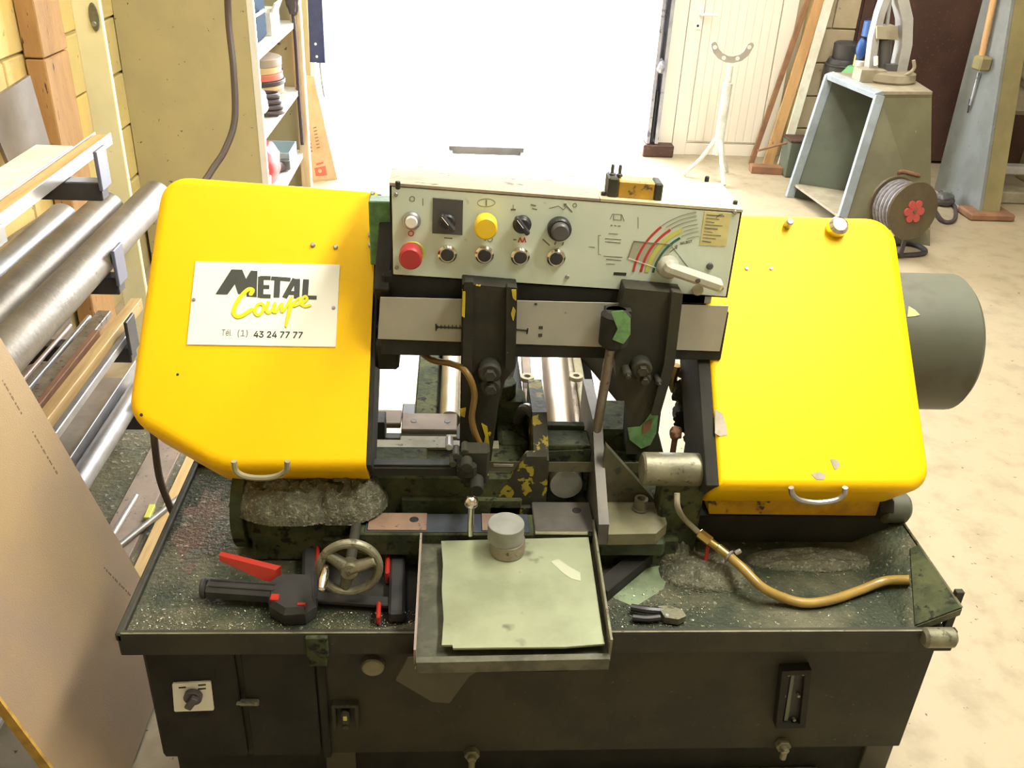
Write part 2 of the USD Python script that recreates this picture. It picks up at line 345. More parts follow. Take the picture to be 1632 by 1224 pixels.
struct('wall_right', box(5.45, 5.6, -2.8, 6.6, 0, 3.4), 'wall_paint')
struct('wall_front', box(-1.66, 5.6, -2.95, -2.8, 0, 3.4), 'wall_paint')
struct('ceiling', box(-1.66, 5.6, -2.95, 6.72, 3.4, 3.5), 'ceiling_paint')
pier = struct('trim_1', box(2.39, 2.72, 6.50, 6.6, 0, 3.4), 'mortar')
for row in range(8):
    z0 = .01 + .225 * row
    cuts = [2.39, 2.72] if row % 2 else [2.39, 2.55, 2.72]
    for a, b in zip(cuts, cuts[1:]): struct('block', box(a + .004, b - .004, 6.478, 6.502, z0, z0 + .215, .004), 'blockwork', pier)
d2 = struct('door_2', box(2.725, 5.4, 6.50, 6.56, .02, 2.5), 'maroon')
for x in (2.74, 3.6, 4.5): struct('stile', box(x, x + .07, 6.48, 6.505, .02, 2.5), 'maroon', d2)
# white boarded door with its frame
d1 = struct('door_1', box(1.665, 2.205, 6.555, 6.585, .085, 2.05), 'door_white')
for k in range(9):
    x = 1.672 + .0587 * k; struct('plank', box(x, x + .0575, 6.540, 6.558, .10, 2.04, .0012), 'door_white', d1)
struct('door_frame', cat(box(1.44, 1.56, 6.53, 6.6, .06, 2.2), box(1.565, 1.663, 6.535, 6.6, .0, 2.12), box(2.207, 2.31, 6.535, 6.6, 0, 2.12), box(1.565, 2.31, 6.535, 6.6, 2.05, 2.15), box(1.665, 2.205, 6.545, 6.6, .0, .083)), 'door_white', d1)
hp = P(1118, 23, y=6.51)
struct('handle', cat(tube([hp + (0, .045, 0), hp, hp + (.03, -.005, 0), hp + (.11, -.005, -.002)], .009), box(hp[0] - .018, hp[0] + .018, 6.527, 6.54, hp[2] - .10, hp[2] + .05)), 'white_edge', d1)
struct('keyhole', cyl((hp[0] - .01, 6.53, hp[2] - .075), (hp[0] - .01, 6.524, hp[2] - .075), .008), 'rubber', d1)
# roller door guides either side of the opening
g1 = struct('trim_2', cat(box(1.36, 1.385, 6.46, 6.6, .09, 2.5), box(1.42, 1.445, 6.46, 6.6, .09, 2.5), box(1.36, 1.445, 6.585, 6.6, .09, 2.5)), 'rail_grey')
struct('foot_block', box(1.34, 1.56, 6.44, 6.6, .0, .085, .006), 'maroon', g1)
struct('catch', lump((1.402, 6.47, .62), (.03, .035, .05), 3), 'rail_grey', g1)
struct('seal_strip', box(1.392, 1.408, 6.47, 6.58, .1, .45), 'rubber', g1)
g2 = struct('trim_3', cat(box(-.985, -.955, 6.45, 6.6, 0, 2.5), box(-.985, -.93, 6.585, 6.6, 0, 2.5)), 'white_edge')
q = [xz(489, -40, 6.40), xz(511, -40, 6.40), xz(518, 101, 6.40), xz(494, 99, 6.40)]
struct('guide_box', prism(q, FY(6.40), -.1, 0), 'navy', g2)
for px_, py_ in ((503, 70), (505, 90)): struct('rivet', cyl(P(px_, py_, y=6.40), P(px_, py_, y=6.40) - (0, .006, 0), .009, seg=10), 'white_edge', g2)
struct('pull_cord', tube([P(510, 100, y=6.42), P(513, 130, y=6.42), P(517, 155, y=6.42)], .007, seg=6), 'rail_grey', g2)

# ------------------------------------------------------------------ the band saw
saw = thing('bandsaw', 'large yellow and black industrial horizontal band saw with a grey control panel', 'band saw', (0.19, 1.5, 0))
body = part('base', box(-.567, .955, 1.262, 1.75, .134, .478, .004), 'machine', saw)
part('deck', cat(box(-.585, .865, 1.236, 1.765, .474, .490, .003), prism([(.86, .474), (.957, .53), (.957, .545), (.86, .49)], FY(1.236), -.52, 0)), 'deck', saw)
part('rim', cat(box(-.587, .957, 1.222, 1.237, .450, .502, .003), box(-.590, -.577, 1.222, 1.765, .485, .503, .003), box(-.59, .95, 1.762, 1.775, .46, .503, .003)), 'machine', saw)
rp = P(1499, 1016, y=1.216)
part('corner_rod', cyl(rp - (.035, 0, 0), rp + (.028, 0, 0), .019, c=.006), 'dirty_steel', saw)
part('upright_strap', fbox(FY(1.27), .957, .973, .44, .56, -.006, .006, .001), 'machine', saw)
sl = lambda px, py: P(px, py, x=.957)
yk = sl(1450, 914)[1]; xi = P(1456, 991, z=.505)[0]
zs = lambda x: .490 + (x - .86) * .567
t3_ = np.array([(.957, yk, zs(.957)), (.957, 1.238, zs(.957)), (xi, 1.238, zs(xi)), (.940, yk, zs(.940))]); part('side_plate', hull(np.vstack([t3_ + (0, 0, .001), t3_ + (0, 0, .004)])), 'machine_green', saw)
part('side_glint', beam((.957, 1.237, .547), (.957, 1.76, .547), .005, .006), 'dirty_steel', saw)  # lighter strip standing in for the highlight along the sloped edge
part('front_glint', box(-.58, .93, 1.2225, 1.2265, .5018, .5035, .0005), 'dirty_steel', saw)  # thin lighter strip paints the highlight on the front lip
fx = lambda px, py: xz(px, py, 1.255)[0]
for k, (a, b) in enumerate(((226, 374), (384, 500))):
    dr = part('cabinet_door', box(fx(a, 1020) if k == 0 else fx(a, 1050), fx(b, 1050), 1.250, 1.264, .145, .447, .003), 'machine_dark', saw)
    if k == 0:
        q = [xz(*p, 1.249) for p in ((278, 1089), (334, 1086), (339, 1128), (281, 1130))]
        part('switch_plate', prism(Polygon(q).buffer(.003), FY(1.249), 0, .004), 'sign_white', dr, 'cream switch plate')
        part('plate_marking', cat(prism(stroke([xz(285, 1096, 1.245), xz(296, 1095, 1.245)], .003), FY(1.245), 0, .001), prism(stroke([xz(316, 1092, 1.245), xz(328, 1091, 1.245)], .003), FY(1.245), 0, .001), prism(stroke([xz(316, 1098, 1.245), xz(328, 1097, 1.245)], .003), FY(1.245), 0, .001)), 'ink', dr)
        c = P(309, 1107, y=1.245); part('rotary_knob', cat(cyl(c, c - (0, .012, 0), .017), beam(c - (-.009, .018, -.012), c - (.009, .018, .016), .010, .014)), 'plastic_grey', dr)
    else:
        c = P(398, 1117, y=1.247); part('latch', cat(box(c[0] - .018, c[0] + .018, 1.238, 1.25, c[2] - .006, c[2] + .004), box(c[0] - .022, c[0] + .010, 1.232, 1.24, c[2] + .004, c[2] + .008, .001)), 'dirty_steel', dr)
a = fx(512, 1100)
part('front_channel', cat(box(a - .006, a + .010, 1.252, 1.264, .134, .45), ), 'machine_dark', saw)
c = P(507, 1026, y=1.23); part('lip_bracket', cat(box(c[0] - .02, c[0] + .02, 1.214, 1.24, .452, .50), box(c[0] - .017, c[0] + .015, 1.218, 1.255, .425, .455)), 'machine_green', saw)
c = P(594, 1062, y=1.255); part('plug', cyl(c + (0, .01, 0), c - (0, .006, 0), .022, c=.003), 'dirty_steel', saw)
c = P(551, 1140, y=1.255)
lv = part('recessed_handle', cat(box(c[0] - .026, c[0] - .018, 1.246, 1.265, c[2] - .03, c[2] + .032), box(c[0] + .018, c[0] + .026, 1.246, 1.265, c[2] - .03, c[2] + .032), box(c[0] - .026, c[0] + .026, 1.246, 1.265, c[2] + .028, c[2] + .036)), 'machine', saw)
part('lever', cat(box(c[0] - .008, c[0] + .008, 1.244, 1.262, c[2] - .022, c[2] + .02, .004), cyl(c + (0, -.004, -.02), c + (0, -.014, -.02), .006)), 'plastic_black', lv)
part('lever_mark', box(c[0] - .004, c[0] + .004, 1.2425, 1.246, c[2] - .002, c[2] + .01, .001), 'ink_lime', lv)
q = [xz(*p, 1.252) for p in ((1244, 1064), (1291, 1062), (1281, 1154), (1234, 1155))]
gg = part('level_gauge', prism(Polygon(q).difference(Polygon(q).buffer(-.012)), FY(1.252), -.012, .010).copy(), 'machine_dark', saw)
part('backing', prism(Polygon(q).buffer(-.002), FY(1.254), -.006, .001), 'rubber', gg)
q2 = [xz(*p, 1.25) for p in ((1261, 1074), (1266, 1074), (1255, 1148), (1249, 1148))]
part('sight_glass', prism(q2, FY(1.253), 0, .005), 'sight_glass', gg)
for px_, py_ in ((1256, 1073), (1279, 1072), (1249, 1107), (1272, 1107), (1243, 1145), (1265, 1145)):
    c = P(px_, py_, y=1.25); part('screw', cyl(c + (0, .003, 0), c - (0, .006, 0), .0035, seg=8, c=.0008), 'dirty_steel', gg)
for px_, py_ in ((752, 1200), (1247, 1186)):
    c = P(px_, py_, y=1.258); part('drain_bolt', cat(cyl(c + (0, .02, 0), c - (0, .010, 0), .016, seg=6), cyl(c, c - (0, .02, -.0), .009, seg=10), cyl(c + (0, -.015, 0), c + (0, -.015, -.025), .007, seg=10)), 'dirty_steel', saw)
for x in (fx(540, 1210), fx(1408, 1205)):
    for y in (1.215, 1.69): part('foot', cat(box(x - .05, x + .05, y, y + .10, .0, .012), box(x - .030, x + .030, y + .06, y + .10, .01, .137), ), 'plate_olive', saw)
part('ground_rail', box(-.12, .80, 1.235, 1.284, 0, .05), 'machine_green', saw)
part('shade_skirt', box(-.55, .93, 1.285, 1.72, .001, .136), 'machine_dark', saw)  # added dark box that fills in the shade and grime under the base

# bed, vise and cutting area
part('bed', cat(box(-.25, .46, 1.425, 1.76, .486, .556, .005), box(-.19, .28, 1.405, 1.47, .53, .584, .003)), 'machine_green', saw)
part('slide_block', cat(box(-.235, .15, 1.505, 1.63, .55, .650, .006), box(-.225, -.05, 1.52, 1.60, .648, .658, .003), box(-.10, .145, 1.495, 1.51, .56, .60, .003)), 'machine_green', saw)
part('rail_cap', box(-.165, .155, 1.409, 1.466, .583, .5865, .001), 'blue_steel', saw)
for a, b in ((-.160, -.046), (.062, .10)):
    w = part('wear_strip', box(a, b, 1.411, 1.464, .5860, .590, .001), 'copper_strip', saw)
    if a < 0: part('bolt_hole', cyl((b - .025, 1.442, .5895), (b - .025, 1.442, .5908), .009, seg=14, c=.0004), 'rubber', w)
w = part('bed_plate', box(.165, .285, 1.41, 1.505, .582, .589, .002), 'jaw_steel', saw)
part('bolt_hole', cyl((.255, 1.475, .588), (.255, 1.475, .5905), .009, seg=14, c=.0004), 'rubber', w)
part('bed_glint', box(.165, .27, 1.404, 1.411, .583, .5905, .001), 'steel_bright', saw)  # bright strip imitating the highlight line in front of the bed plate
c = P(751, 800, z=.665); part('ball_knob', cat(trimesh.creation.icosphere(3, .014).apply_translation(c), cyl(c - (0, 0, .08), c, .006)), 'chrome', saw)
jf = part('vise_jaw', cat(prism([(1.505, .58), (1.505, .69), (1.55, .715), (1.60, .745), (1.74, .745), (1.74, .555), (1.60, .555)], FX(.165), 0, .030), prism([(.080, .578), (.19, .574), (.19, .70), (.150, .70)], FY(1.507), -.018, .004), box(.08, .195, 1.495, 1.62, .556, .582)), 'jaw_chipped', saw)
part('curved_arm', tube([P(858, 668, y=1.62), P(842, 652, y=1.64), P(830, 658, y=1.68), P(820, 690, y=1.7), P(800, 730, y=1.6)], .012), 'jaw_steel', jf)
jr = part('vise_jaw', cat(prism([(.300, .595), (.418, .597), (.415, .606), (.304, .735)], FY(1.492), -.016, .002)), 'jaw_olive', saw)
part('jaw_plate', prism([(1.385, .575), (1.39, .62), (1.50, .69), (1.57, .748), (1.74, .748), (1.74, .555), (1.40, .555)], FX(.286), 0, .020), 'jaw_steel', jr)
part('jaw_foot', prism(Polygon([(.306, 1.385), (.40, 1.388), (.428, 1.42), (.43, 1.50), (.306, 1.50)]), FZ(.574), 0, .026), 'foot_olive', jr)
part('jaw_base', box(.292, .425, 1.395, 1.52, .535, .574, .006), 'dark_moss', jr)
c = P(1020, 811, z=.600); part('socket_bolt', cat(lathe([(0, 0), (.017, 0), (.017, .004), (.0135, .004), (.0135, .026), (.008, .026), (.007, .018), (0, .018)], c, (0, 0, 1))), 'dirty_steel', jr)
bx, bz = .236, .620
blk = Polygon([(.196, .586), (.284, .586), (.284, .688), (.196, .682)]).difference(Point(bx + .002, bz).buffer(.0365))
part('clamp_block', prism(blk, FY(1.548), -.06, 0), 'machine_green', saw)
part('clamp_top', cat(box(.190, .284, 1.552, 1.612, .684, .696), box(.20, .28, 1.62, 1.64, .66, .70)), 'machine_green', saw)
# things seen behind the blade
for (a, b, y0, y1, z0, z1, mt, holes) in ((-.112, .012, 1.728, 1.80, .606, .62, 'steel_pink', (-.085, -.010)), (-.20, -.115, 1.76, 1.82, .602, .616, 'steel_pink', ()), (-.112, .0, 1.652, 1.70, .602, .622, 'cream_metal', (-.09,)), (-.165, -.115, 1.655, 1.68, .598, .612, 'cream_metal', ())):
    w = part('rear_plate', box(a, b, y0, y1, z0, z1), mt, saw)
    for h in holes: part('bolt_hole', cyl((h, (y0 + y1) / 2, z1 - .001), (h, (y0 + y1) / 2, z1 + .0008), .007, seg=12, c=.0003), 'rubber', w)
part('rear_rail', cat(box(-.165, .02, 1.702, 1.727, .585, .612), box(-.165, .01, 1.635, 1.652, .58, .60), box(-.168, -.145, 1.69, 1.74, .60, .66)), 'machine', saw)
part('spacer', box(-.012, .012, 1.69, 1.703, .605, .625), 'cream_metal', saw)
part('cream_strip', box(-.17, .10, 1.60, 1.63, .650, .656, .001), 'cream_metal', saw)
part('guide_column', cyl((-.004, 1.80, .60), (.0, 2.30, .60), .025), 'steel_bright', saw)
part('column_slab', box(-.088, -.034, 1.78, 2.30, .55, .59, .004), 'machine_green', saw)
part('column_cap', box(-.115, -.085, 1.80, 1.86, .575, .61), 'plastic_black', saw)
part('column_bracket', cat(box(-.09, .03, 2.26, 2.32, .50, .60), box(-.09, .03, 1.74, 2.32, .50, .552)), 'machine', saw)
fd = part('feed_frame', cat(beam((.165, 1.74, .575), (.155, 2.42, .575), .025, .04), beam((.335, 1.74, .575), (.36, 2.42, .575), .025, .04), beam((.10, 1.76, .60), (.17, 2.1, .68), .01, .07), beam((.30, 2.35, .62), (.42, 1.78, .66), .01, .08)), 'machine_dark', saw)
part('feed_rail', beam((.182, 1.86, .61), (.20, 2.42, .61), .022, .018), 'steel_pink', fd)
part('feed_rail', beam((.312, 1.80, .61), (.335, 2.42, .61), .022, .018), 'cream_metal', fd)
part('half_round', cyl((.285, 1.74, .60), (.318, 2.42, .60), .016), 'steel_scale', fd)
for px_, py_, m_ in ((840, 605, 'cream_metal'), (918, 604, 'cream_metal'), (829, 652, 'steel_galv')):
    c = P(px_, py_, z=.635); part('lug', lathe([(.008, 0), (.017, 0), (.017, .010), (.008, .010), (.008, 0)], c, (0, 0, 1)), m_, fd)
part('painted_lug', prism([xy(*p, .615) for p in ((818, 630), (845, 624), (847, 638), (828, 645))], FZ(.615), -.012, 0), 'yellow_chip', fd)
bl = part('blade', box(-.18, .53, 1.5145, 1.5158, .656, .680, .0004), 'jaw_olive', saw)
part('blade_edge', box(.085, .125, 1.5138, 1.5146, .668, .674, .0002), 'steel_bright', bl)
part('vise_block', cat(box(.06, .163, 1.70, 1.78, .55, .705, .01), cyl((.11, 1.74, .70), (.11, 1.74, .74), .03), box(.10, .163, 1.62, 1.71, .55, .66, .008)), 'machine_green', saw)
part('vise_block', box(.296, .40, 1.60, 1.74, .55, .70, .01), 'machine_green', saw)
# beam, scale plate and guide arms
bm = part('beam', cat(box(-.135, .49, 1.60, 1.72, .885, 1.042, .004), box(-.139, .53, 1.574, 1.604, .885, .99)), 'machine_dark', saw)
q = [xz(*p, 1.572) for p in ((606, 474), (1161, 488), (1147, 560), (602, 540))]
part('scale_plate', prism(q, FY(1.572), -.003, 0), 'plate_grey', bm, 'grey scale plate')
S = lambda pts, w, y=1.572: prism(stroke([xz(*p, y) for p in pts], w), FY(y), 0, .001)
for mk in (cat(S([(695, 521), (740, 523)], .0035), *[S([(x, 518), (x, 524)], .0018) for x in range(697, 738, 6)], S([(695, 516), (695, 527)], .003)), cat(S([(820, 525), (841, 527)], .0035), S([(841, 523), (840, 532)], .003)), S([(859, 522), (865, 522)], .006), S([(858, 534), (864, 534)], .006), S([(852, 484), (856, 485)], .004)): part('scale_marking', mk, 'ink', bm)
part('blade_guard', cat(fbox(FY(1.585), *[f(p) for f, p in ()], -.15, -.112, .80, .89, -.06, 0)) if False else box(-.150, -.105, 1.585, 1.66, .845, .905, .006), 'machine_dark', saw)
def arm(pts, y, th): return prism(Polygon([xz(*p, y) for p in pts]).buffer(.003), FY(y), -th, 0)
la = part('guide_arm', cat(arm([(739, 455), (822, 462), (819, 585), (803, 606), (793, 640), (786, 690), (779, 745), (757, 748), (735, 712)], 1.55, .045), arm([(742, 452), (752, 452), (748, 700), (738, 700)], 1.535, .02), arm([(810, 460), (822, 461), (818, 585), (808, 588)], 1.535, .02)), 'machine_chipped', saw)
for px_, py_, r_ in ((780, 585, .022), (781, 607, .020)):
    c = P(px_, py_, y=1.55); part('boss', cat(cyl(c + (0, .01, 0), c - (0, .03, 0), r_, c=.004), cyl(c - (0, .028, 0), c - (0, .04, 0), r_ * .55, seg=6)), 'machine', la)
part('amber_hose', tube([P(668, 560, y=1.64), P(690, 574, y=1.6), P(720, 580, y=1.57), P(742, 592, y=1.53), P(756, 625, y=1.52), P(752, 665, y=1.52), P(757, 690, y=1.52), P(768, 715, y=1.52)], .0065), 'hose_dark', la)
CH = lambda pts, y: prism(Polygon([xz(*p, y) for p in pts]).buffer(.001), FY(y), 0, .0012)
for chip in (CH([(816, 462), (822, 462), (822, 478), (818, 474)], 1.533), CH([(738, 465), (741, 465), (740, 505), (737, 503)], 1.533), CH([(733, 652), (742, 650), (740, 664), (735, 662)], 1.533), CH([(768, 675), (776, 680), (780, 715), (772, 708), (774, 695)], 1.548), CH([(756, 738), (778, 730), (782, 742), (768, 750)], 1.548), CH([(818, 490), (821, 495), (818, 510), (815, 500)], 1.533)): part('yellow_chip', chip, 'yellow_chip', la)
gb = part('guide_block', cat(box(.022, .075, 1.47, 1.505, .655, .735, .006), box(.012, .05, 1.455, 1.475, .675, .71, .006), cyl((.03, 1.468, .715), (.03, 1.44, .715), .011), cyl((.05, 1.468, .67), (.05, 1.43, .668), .014)), 'machine_chipped', saw)
for px_, py_ in ((716, 708), (727, 722), (722, 735), (741, 716)):
    c = P(px_, py_, y=1.48); part('set_screw', cyl(c + (0, .02, 0), c - (0, .012, 0), .0075, seg=10), 'steel_galv' if px_ == 716 else 'machine', gb)
part('guide_bar', cat(box(-.17, .03, 1.478, 1.505, .668, .688, .002), box(-.17, .05, 1.48, 1.50, .690, .694, .001)), 'machine_dark', saw)
ra = part('guide_arm', cat(arm([(998, 462), (1086, 470), (1073, 580), (1052, 650), (1047, 690), (1055, 722), (1000, 722), (1003, 655), (984, 600), (980, 545)], 1.55, .045), arm([(1074, 468), (1086, 470), (1073, 580), (1050, 660), (1040, 660), (1061, 580)], 1.535, .02)), 'machine', saw)
for px_, py_, r_ in ((1020, 580, .020), (1023, 596, .015), (1046, 600, .007), (997, 588, .010)):
    c = P(px_, py_, y=1.55); part('boss', cat(cyl(c + (0, .01, 0), c - (0, .026, 0), r_, c=.004), cyl(c - (0, .024, 0), c - (0, .036, 0), r_ * .55, seg=6)), 'machine', ra)
part('green_patch', cat(CH([(1040, 655), (1049, 652), (1045, 690), (1036, 708), (1022, 714), (1004, 700), (1001, 682), (1020, 680), (1028, 672)], 1.548)), 'green_patch', ra)
part('rust_patch', CH([(1026, 676), (1038, 668), (1036, 684), (1024, 690)], 1.546), 'rust', ra)
cy = P(980, 518, y=1.535)
lc = part('lift_cylinder', cat(cyl(cy + (0, .0, -.045), cy + (0, .0, .03), .028, c=.008), box(cy[0] - .02, cy[0] + .03, 1.535, 1.56, cy[2] - .04, cy[2] + .03)), 'machine_dark', saw)
part('piston_rod', cyl(P(976, 540, y=1.54), P(946, 715, y=1.56), .0095), 'steel_scale', lc)
part('green_patch', prism(Polygon([xz(*p, 1.506) for p in ((976, 498), (992, 496), (1003, 508), (1003, 532), (993, 546), (978, 540), (986, 524))]).buffer(.002), FY(1.506), 0, .0012), 'green_patch', lc)
part('cylinder_foot', cat(box(.275, .32, 1.55, 1.62, .60, .68), box(.315, .40, 1.54, 1.60, .60, .655)), 'machine_green', saw)
for pts, r_, m_ in (([(1076, 622), (1072, 605), (1078, 582)], .011, 'brass'), ([(1082, 600), (1090, 590)], .006, 'dirty_steel'), ([(1092, 640), (1108, 655)], .02, 'machine'), ([(1080, 650), (1100, 690)], .013, 'machine_dark')):
    part('valve', tube([P(*p, y=1.70) for p in pts], r_), m_, saw)
part('gear', cat(lathe([(0, 0), (.03, 0), (.03, .03), (.018, .03), (.018, .06), (0, .06)], P(1098, 668, y=1.64), (0, 1, 0), 20), *[cyl(P(1098, 668, y=1.64) + .03 * np.array([math.cos(t), 0, math.sin(t)]), P(1098, 668, y=1.67) + .03 * np.array([math.cos(t), 0, math.sin(t)]), .005, seg=6) for t in np.arange(14) * math.tau / 14]), 'machine_dark', saw)
part('valve_block', cat(lump(P(1092, 625, y=1.68), (.025, .02, .03), 6, .4), lump(P(1105, 700, y=1.62), (.018, .02, .02), 7, .4)), 'machine', saw)
c = P(1077, 690, y=1.55); part('red_knob', cat(lump(c, (.013, .013, .015), 4), cyl(c, c + (.0, .0, -.05), .006)), 'rust', saw)

# covers
LCOV = [(*B(199, 664), .07), (*B(346, 748), .12), (-.10, B(585, 748)[1], .03), (-.10, B(600, 303)[1], .03), (*B(257, 274), .055)]
lcv = part('blade_cover', shell(LCOV, FB, .13, .022, [((-1, 0), .159)]), 'yellow', saw)
RCOV = [(.506, -.012, .012), (*B(1490, 782), .05), (*B(1428, 344), .06), (.506, B(1185, 338)[1], .012)]
rcv = part('blade_cover', shell(RCOV, FB, .13, .022), 'yellow', saw)
def rivet(px_, py_, r, h, m_, par, nm='rivet'):
    u, v = B(px_, py_); c = BO + u * BU + v * BV; part(nm, cyl(c - BN * .003, c + BN * h, r, seg=14, c=r * .3), m_, par)
for p in ((499, 391), (535, 394), (590, 375), (590, 391), (595, 413)): rivet(*p, .0048, .005, 'steel_galv', lcv)
rivet(594, 309, .005, .006, 'chrome', lcv)
for p in ((283, 597), (225, 661)): rivet(*p, .003, .0006, 'rubber', lcv, 'hole')
rivet(1254, 360, .008, .022, 'steel_galv', rcv, 'stud'); rivet(1331, 366, .021, .026, 'chrome', rcv, 'knob')
for p in ((1190, 428), (1229, 428)): rivet(*p, .004, .003, 'knob_white', rcv)
def bpatch(pts, n=0): return prism(Polygon([B(*p) for p in pts]).buffer(.002), FB, n - .0005, n + .0008)
part('bare_patch', cat(bpatch([(1141, 655), (1150, 660), (1155, 675), (1158, 692), (1148, 694), (1141, 690)])), 'bare_patch', rcv)
part('bare_patch', cat(bpatch([(1325, 733), (1335, 735), (1337, 742), (1331, 747)]), bpatch([(1295, 756), (1306, 754), (1314, 757), (1312, 763), (1302, 763)])), 'bare_patch', rcv)
def bowhandle(pts, y, par, m_):
    part('handle', tube([P(*p, y=y) for p in pts], .0055, seg=8), m_, par)
bowhandle([(1261, 777), (1263, 788), (1275, 797), (1303, 801), (1332, 797), (1345, 788), (1347, 777)], 1.385, rcv, 'steel_galv')
bowhandle([(373, 735), (376, 750), (390, 759), (415, 762), (440, 759), (456, 749), (458, 735)], 1.385, lcv, 'cream_metal')
part('wheel_housing', cat(fbox(FB, .486, .512, -.005, .40, -.14, -.006), fbox(FB, .512, .88, .03, .55, -.17, -.125, .02)), 'machine_dark', saw)
part('wheel_housing', cat(fbox(FB, -.166, -.150, .03, .60, -.13, -.01), fbox(FB, -.58, -.17, .12, .58, -.17, -.125, .02)), 'machine_dark', saw)
part('green_frame', box(-.165, -.10, 1.70, 1.74, 1.02, 1.15), 'green_patch', saw)
part('bow_frame', cat(fbox(FB, -.17, .52, .36, .44, -.13, -.06), beam((-.135, 1.6, 1.0), (-.13, 1.72, 1.1), .03, .04)), 'machine_dark', saw)
mc = P(1513, 545, y=1.80)
mo = part('motor', cyl(mc - (.30, 0, 0), mc, .154, seg=48, c=.012), 'motor_paint', saw)
def on_motor(px, py):
    d = FWD + (px - CX) / FPX * RIGHT + (py - CY) / FPX * DOWN; o = EYE - mc
    a_, b_, c_ = d[1] ** 2 + d[2] ** 2, o[1] * d[1] + o[2] * d[2], o[1] ** 2 + o[2] ** 2 - .1546 ** 2
    return EYE + d * (-b_ - math.sqrt(b_ * b_ - a_ * c_)) / a_
sp = np.array([on_motor(*p) for p in ((1448, 488), (1458, 494), (1466, 502), (1458, 504), (1446, 505))]); nn = np.array([0, -.75, .66])
part('paint_splash', hull(np.vstack([sp + nn * .001, sp - nn * .003])), 'lime', mo)
# under the right cover: pivot, plinth, coolant line
ys = 1.50
yq = [xz(*p, ys) for p in ((1128, 782), (1416, 782), (1408, 822), (1130, 819))]
part('plinth_panel', prism(yq, FY(ys), -.05, 0), 'yellow_worn', saw)
part('plinth', cat(box(.50, .93, 1.50, 1.74, .486, .556, .004), box(.53, .90, 1.54, 1.72, .55, .60)), 'machine_dark', saw)
pv = P(1083, 752, y=1.45)
part('pivot_tube', cat(cyl((.372, 1.46, pv[2]), (.520, 1.46, pv[2] - .002), .033, c=.004), ), 'dirty_steel', saw)
part('pivot_bracket', cat(box(.415, .50, 1.44, 1.50, .486, pv[2], .006), box(.44, .50, 1.43, 1.56, .486, .50)), 'machine_green', saw)
pc = P(1436, 808, y=1.52); part('pivot_end', cat(cyl(pc - (.05, 0, 0), pc + (.012, 0, 0), .034, c=.008)), 'motor_paint', saw)
pc2 = P(1418, 806, y=1.51); part('pivot_bolt', cyl(pc2 - (.03, 0, 0), pc2, .024, seg=6), 'machine_dark', saw)
cl = part('coolant_pipe', tube([P(1079, 786, y=1.42), P(1080, 808, y=1.41), P(1090, 826, z=.60), P(1118, 853, z=.565)], .006), 'cream_metal', saw)
f0, f1 = P(1114, 850, z=.568), P(1164, 888, z=.552)
part('fitting', cat(cyl(f0, f0 + (f1 - f0) * .38, .011, seg=6), cyl(f0 + (f1 - f0) * .36, f0 + (f1 - f0) * .62, .0085), cyl(f0 + (f1 - f0) * .6, f1, .010, .0085)), 'brass', cl)
part('valve_lever', beam(f0 + (f1 - f0) * .3 + (0, -.005, -.01), f0 + (f1 - f0) * .35 + (-.005, -.012, -.05), .008, .004), 'clamp_red', cl)
part('hose_clip', cat(torus(f0 + (f1 - f0) * .96, f1 - f0, .0115, .0025, 20, 6), cyl(f1 + (.01, .004, .006), f1 + (.02, .004, .014), .005, seg=8)), 'steel_galv', cl)
part('coolant_hose', tube([f1, P(1185, 907, z=.545), P(1215, 936, z=.528), P(1250, 953, z=.508), P(1285, 961, z=.502), P(1325, 956, z=.502), P(1370, 941, z=.502), P(1410, 926, z=.512), P(1450, 924, z=.53)], .0095, seg=12), 'hose_amber', cl)
# outfeed tray
tp = lambda px, py, z=.58: xy(px, py, z)
tr = part('outfeed_tray', cat(prism([tp(672, 853), tp(948, 846), tp(972, 1036), tp(662, 1043)], FZ(.58), -.026, -.020), prism(Polygon([tp(664, 1040), tp(972, 1034), tp(972, 1042), tp(664, 1048)]).buffer(.001), FZ(.545), 0, .024)), 'pan_steel', saw)
sd = lambda pts, z0, z1, w: prism(stroke([tp(*p) for p in pts], w), FZ(.58), z0, z1)
part('tray_side', cat(sd([(671, 853), (661, 1040)], -.026, .006, .004)), 'steel_pink', tr)
part('tray_side', cat(sd([(944, 842), (973, 1035)], -.026, .022, .004)), 'dirty_steel', tr)
part('tray_front', cat(sd([(661, 1040), (973, 1033)], -.036, -.032, .003)), 'cream_metal', tr)
part('tray_plate', prism(Polygon([tp(703, 862), tp(938, 856), tp(960, 1008), tp(964, 1026), tp(900, 1031), tp(800, 1032), tp(722, 1033), tp(721, 1028), tp(704, 1028), tp(707, 985), tp(704, 940), tp(706, 900)]), FZ(.58), -.004, 0), 'tray_steel', tr)
part('smear', prism(unary_union([Polygon([tp(880, 895, .581), tp(890, 892, .581), tp(905, 903, .581), tp(923, 913, .581), tp(924, 924, .581), tp(912, 921, .581), tp(898, 912, .581)]).buffer(.002)]), FZ(.58), 0, .0006), 'tray_smear', tr)
q = [xz(*p, 1.19) for p in ((634, 1084), (652, 1052), (775, 1052), (757, 1070), (745, 1078), (715, 1119), (690, 1117))]
part('hanging_plate', prism(Polygon(q).buffer(.003), FY(1.19), -.006, 0), 'plate_olive', tr)
part('tray_support', box(.0, .21, 1.13, 1.46, .50, .553), 'machine_dark', tr)
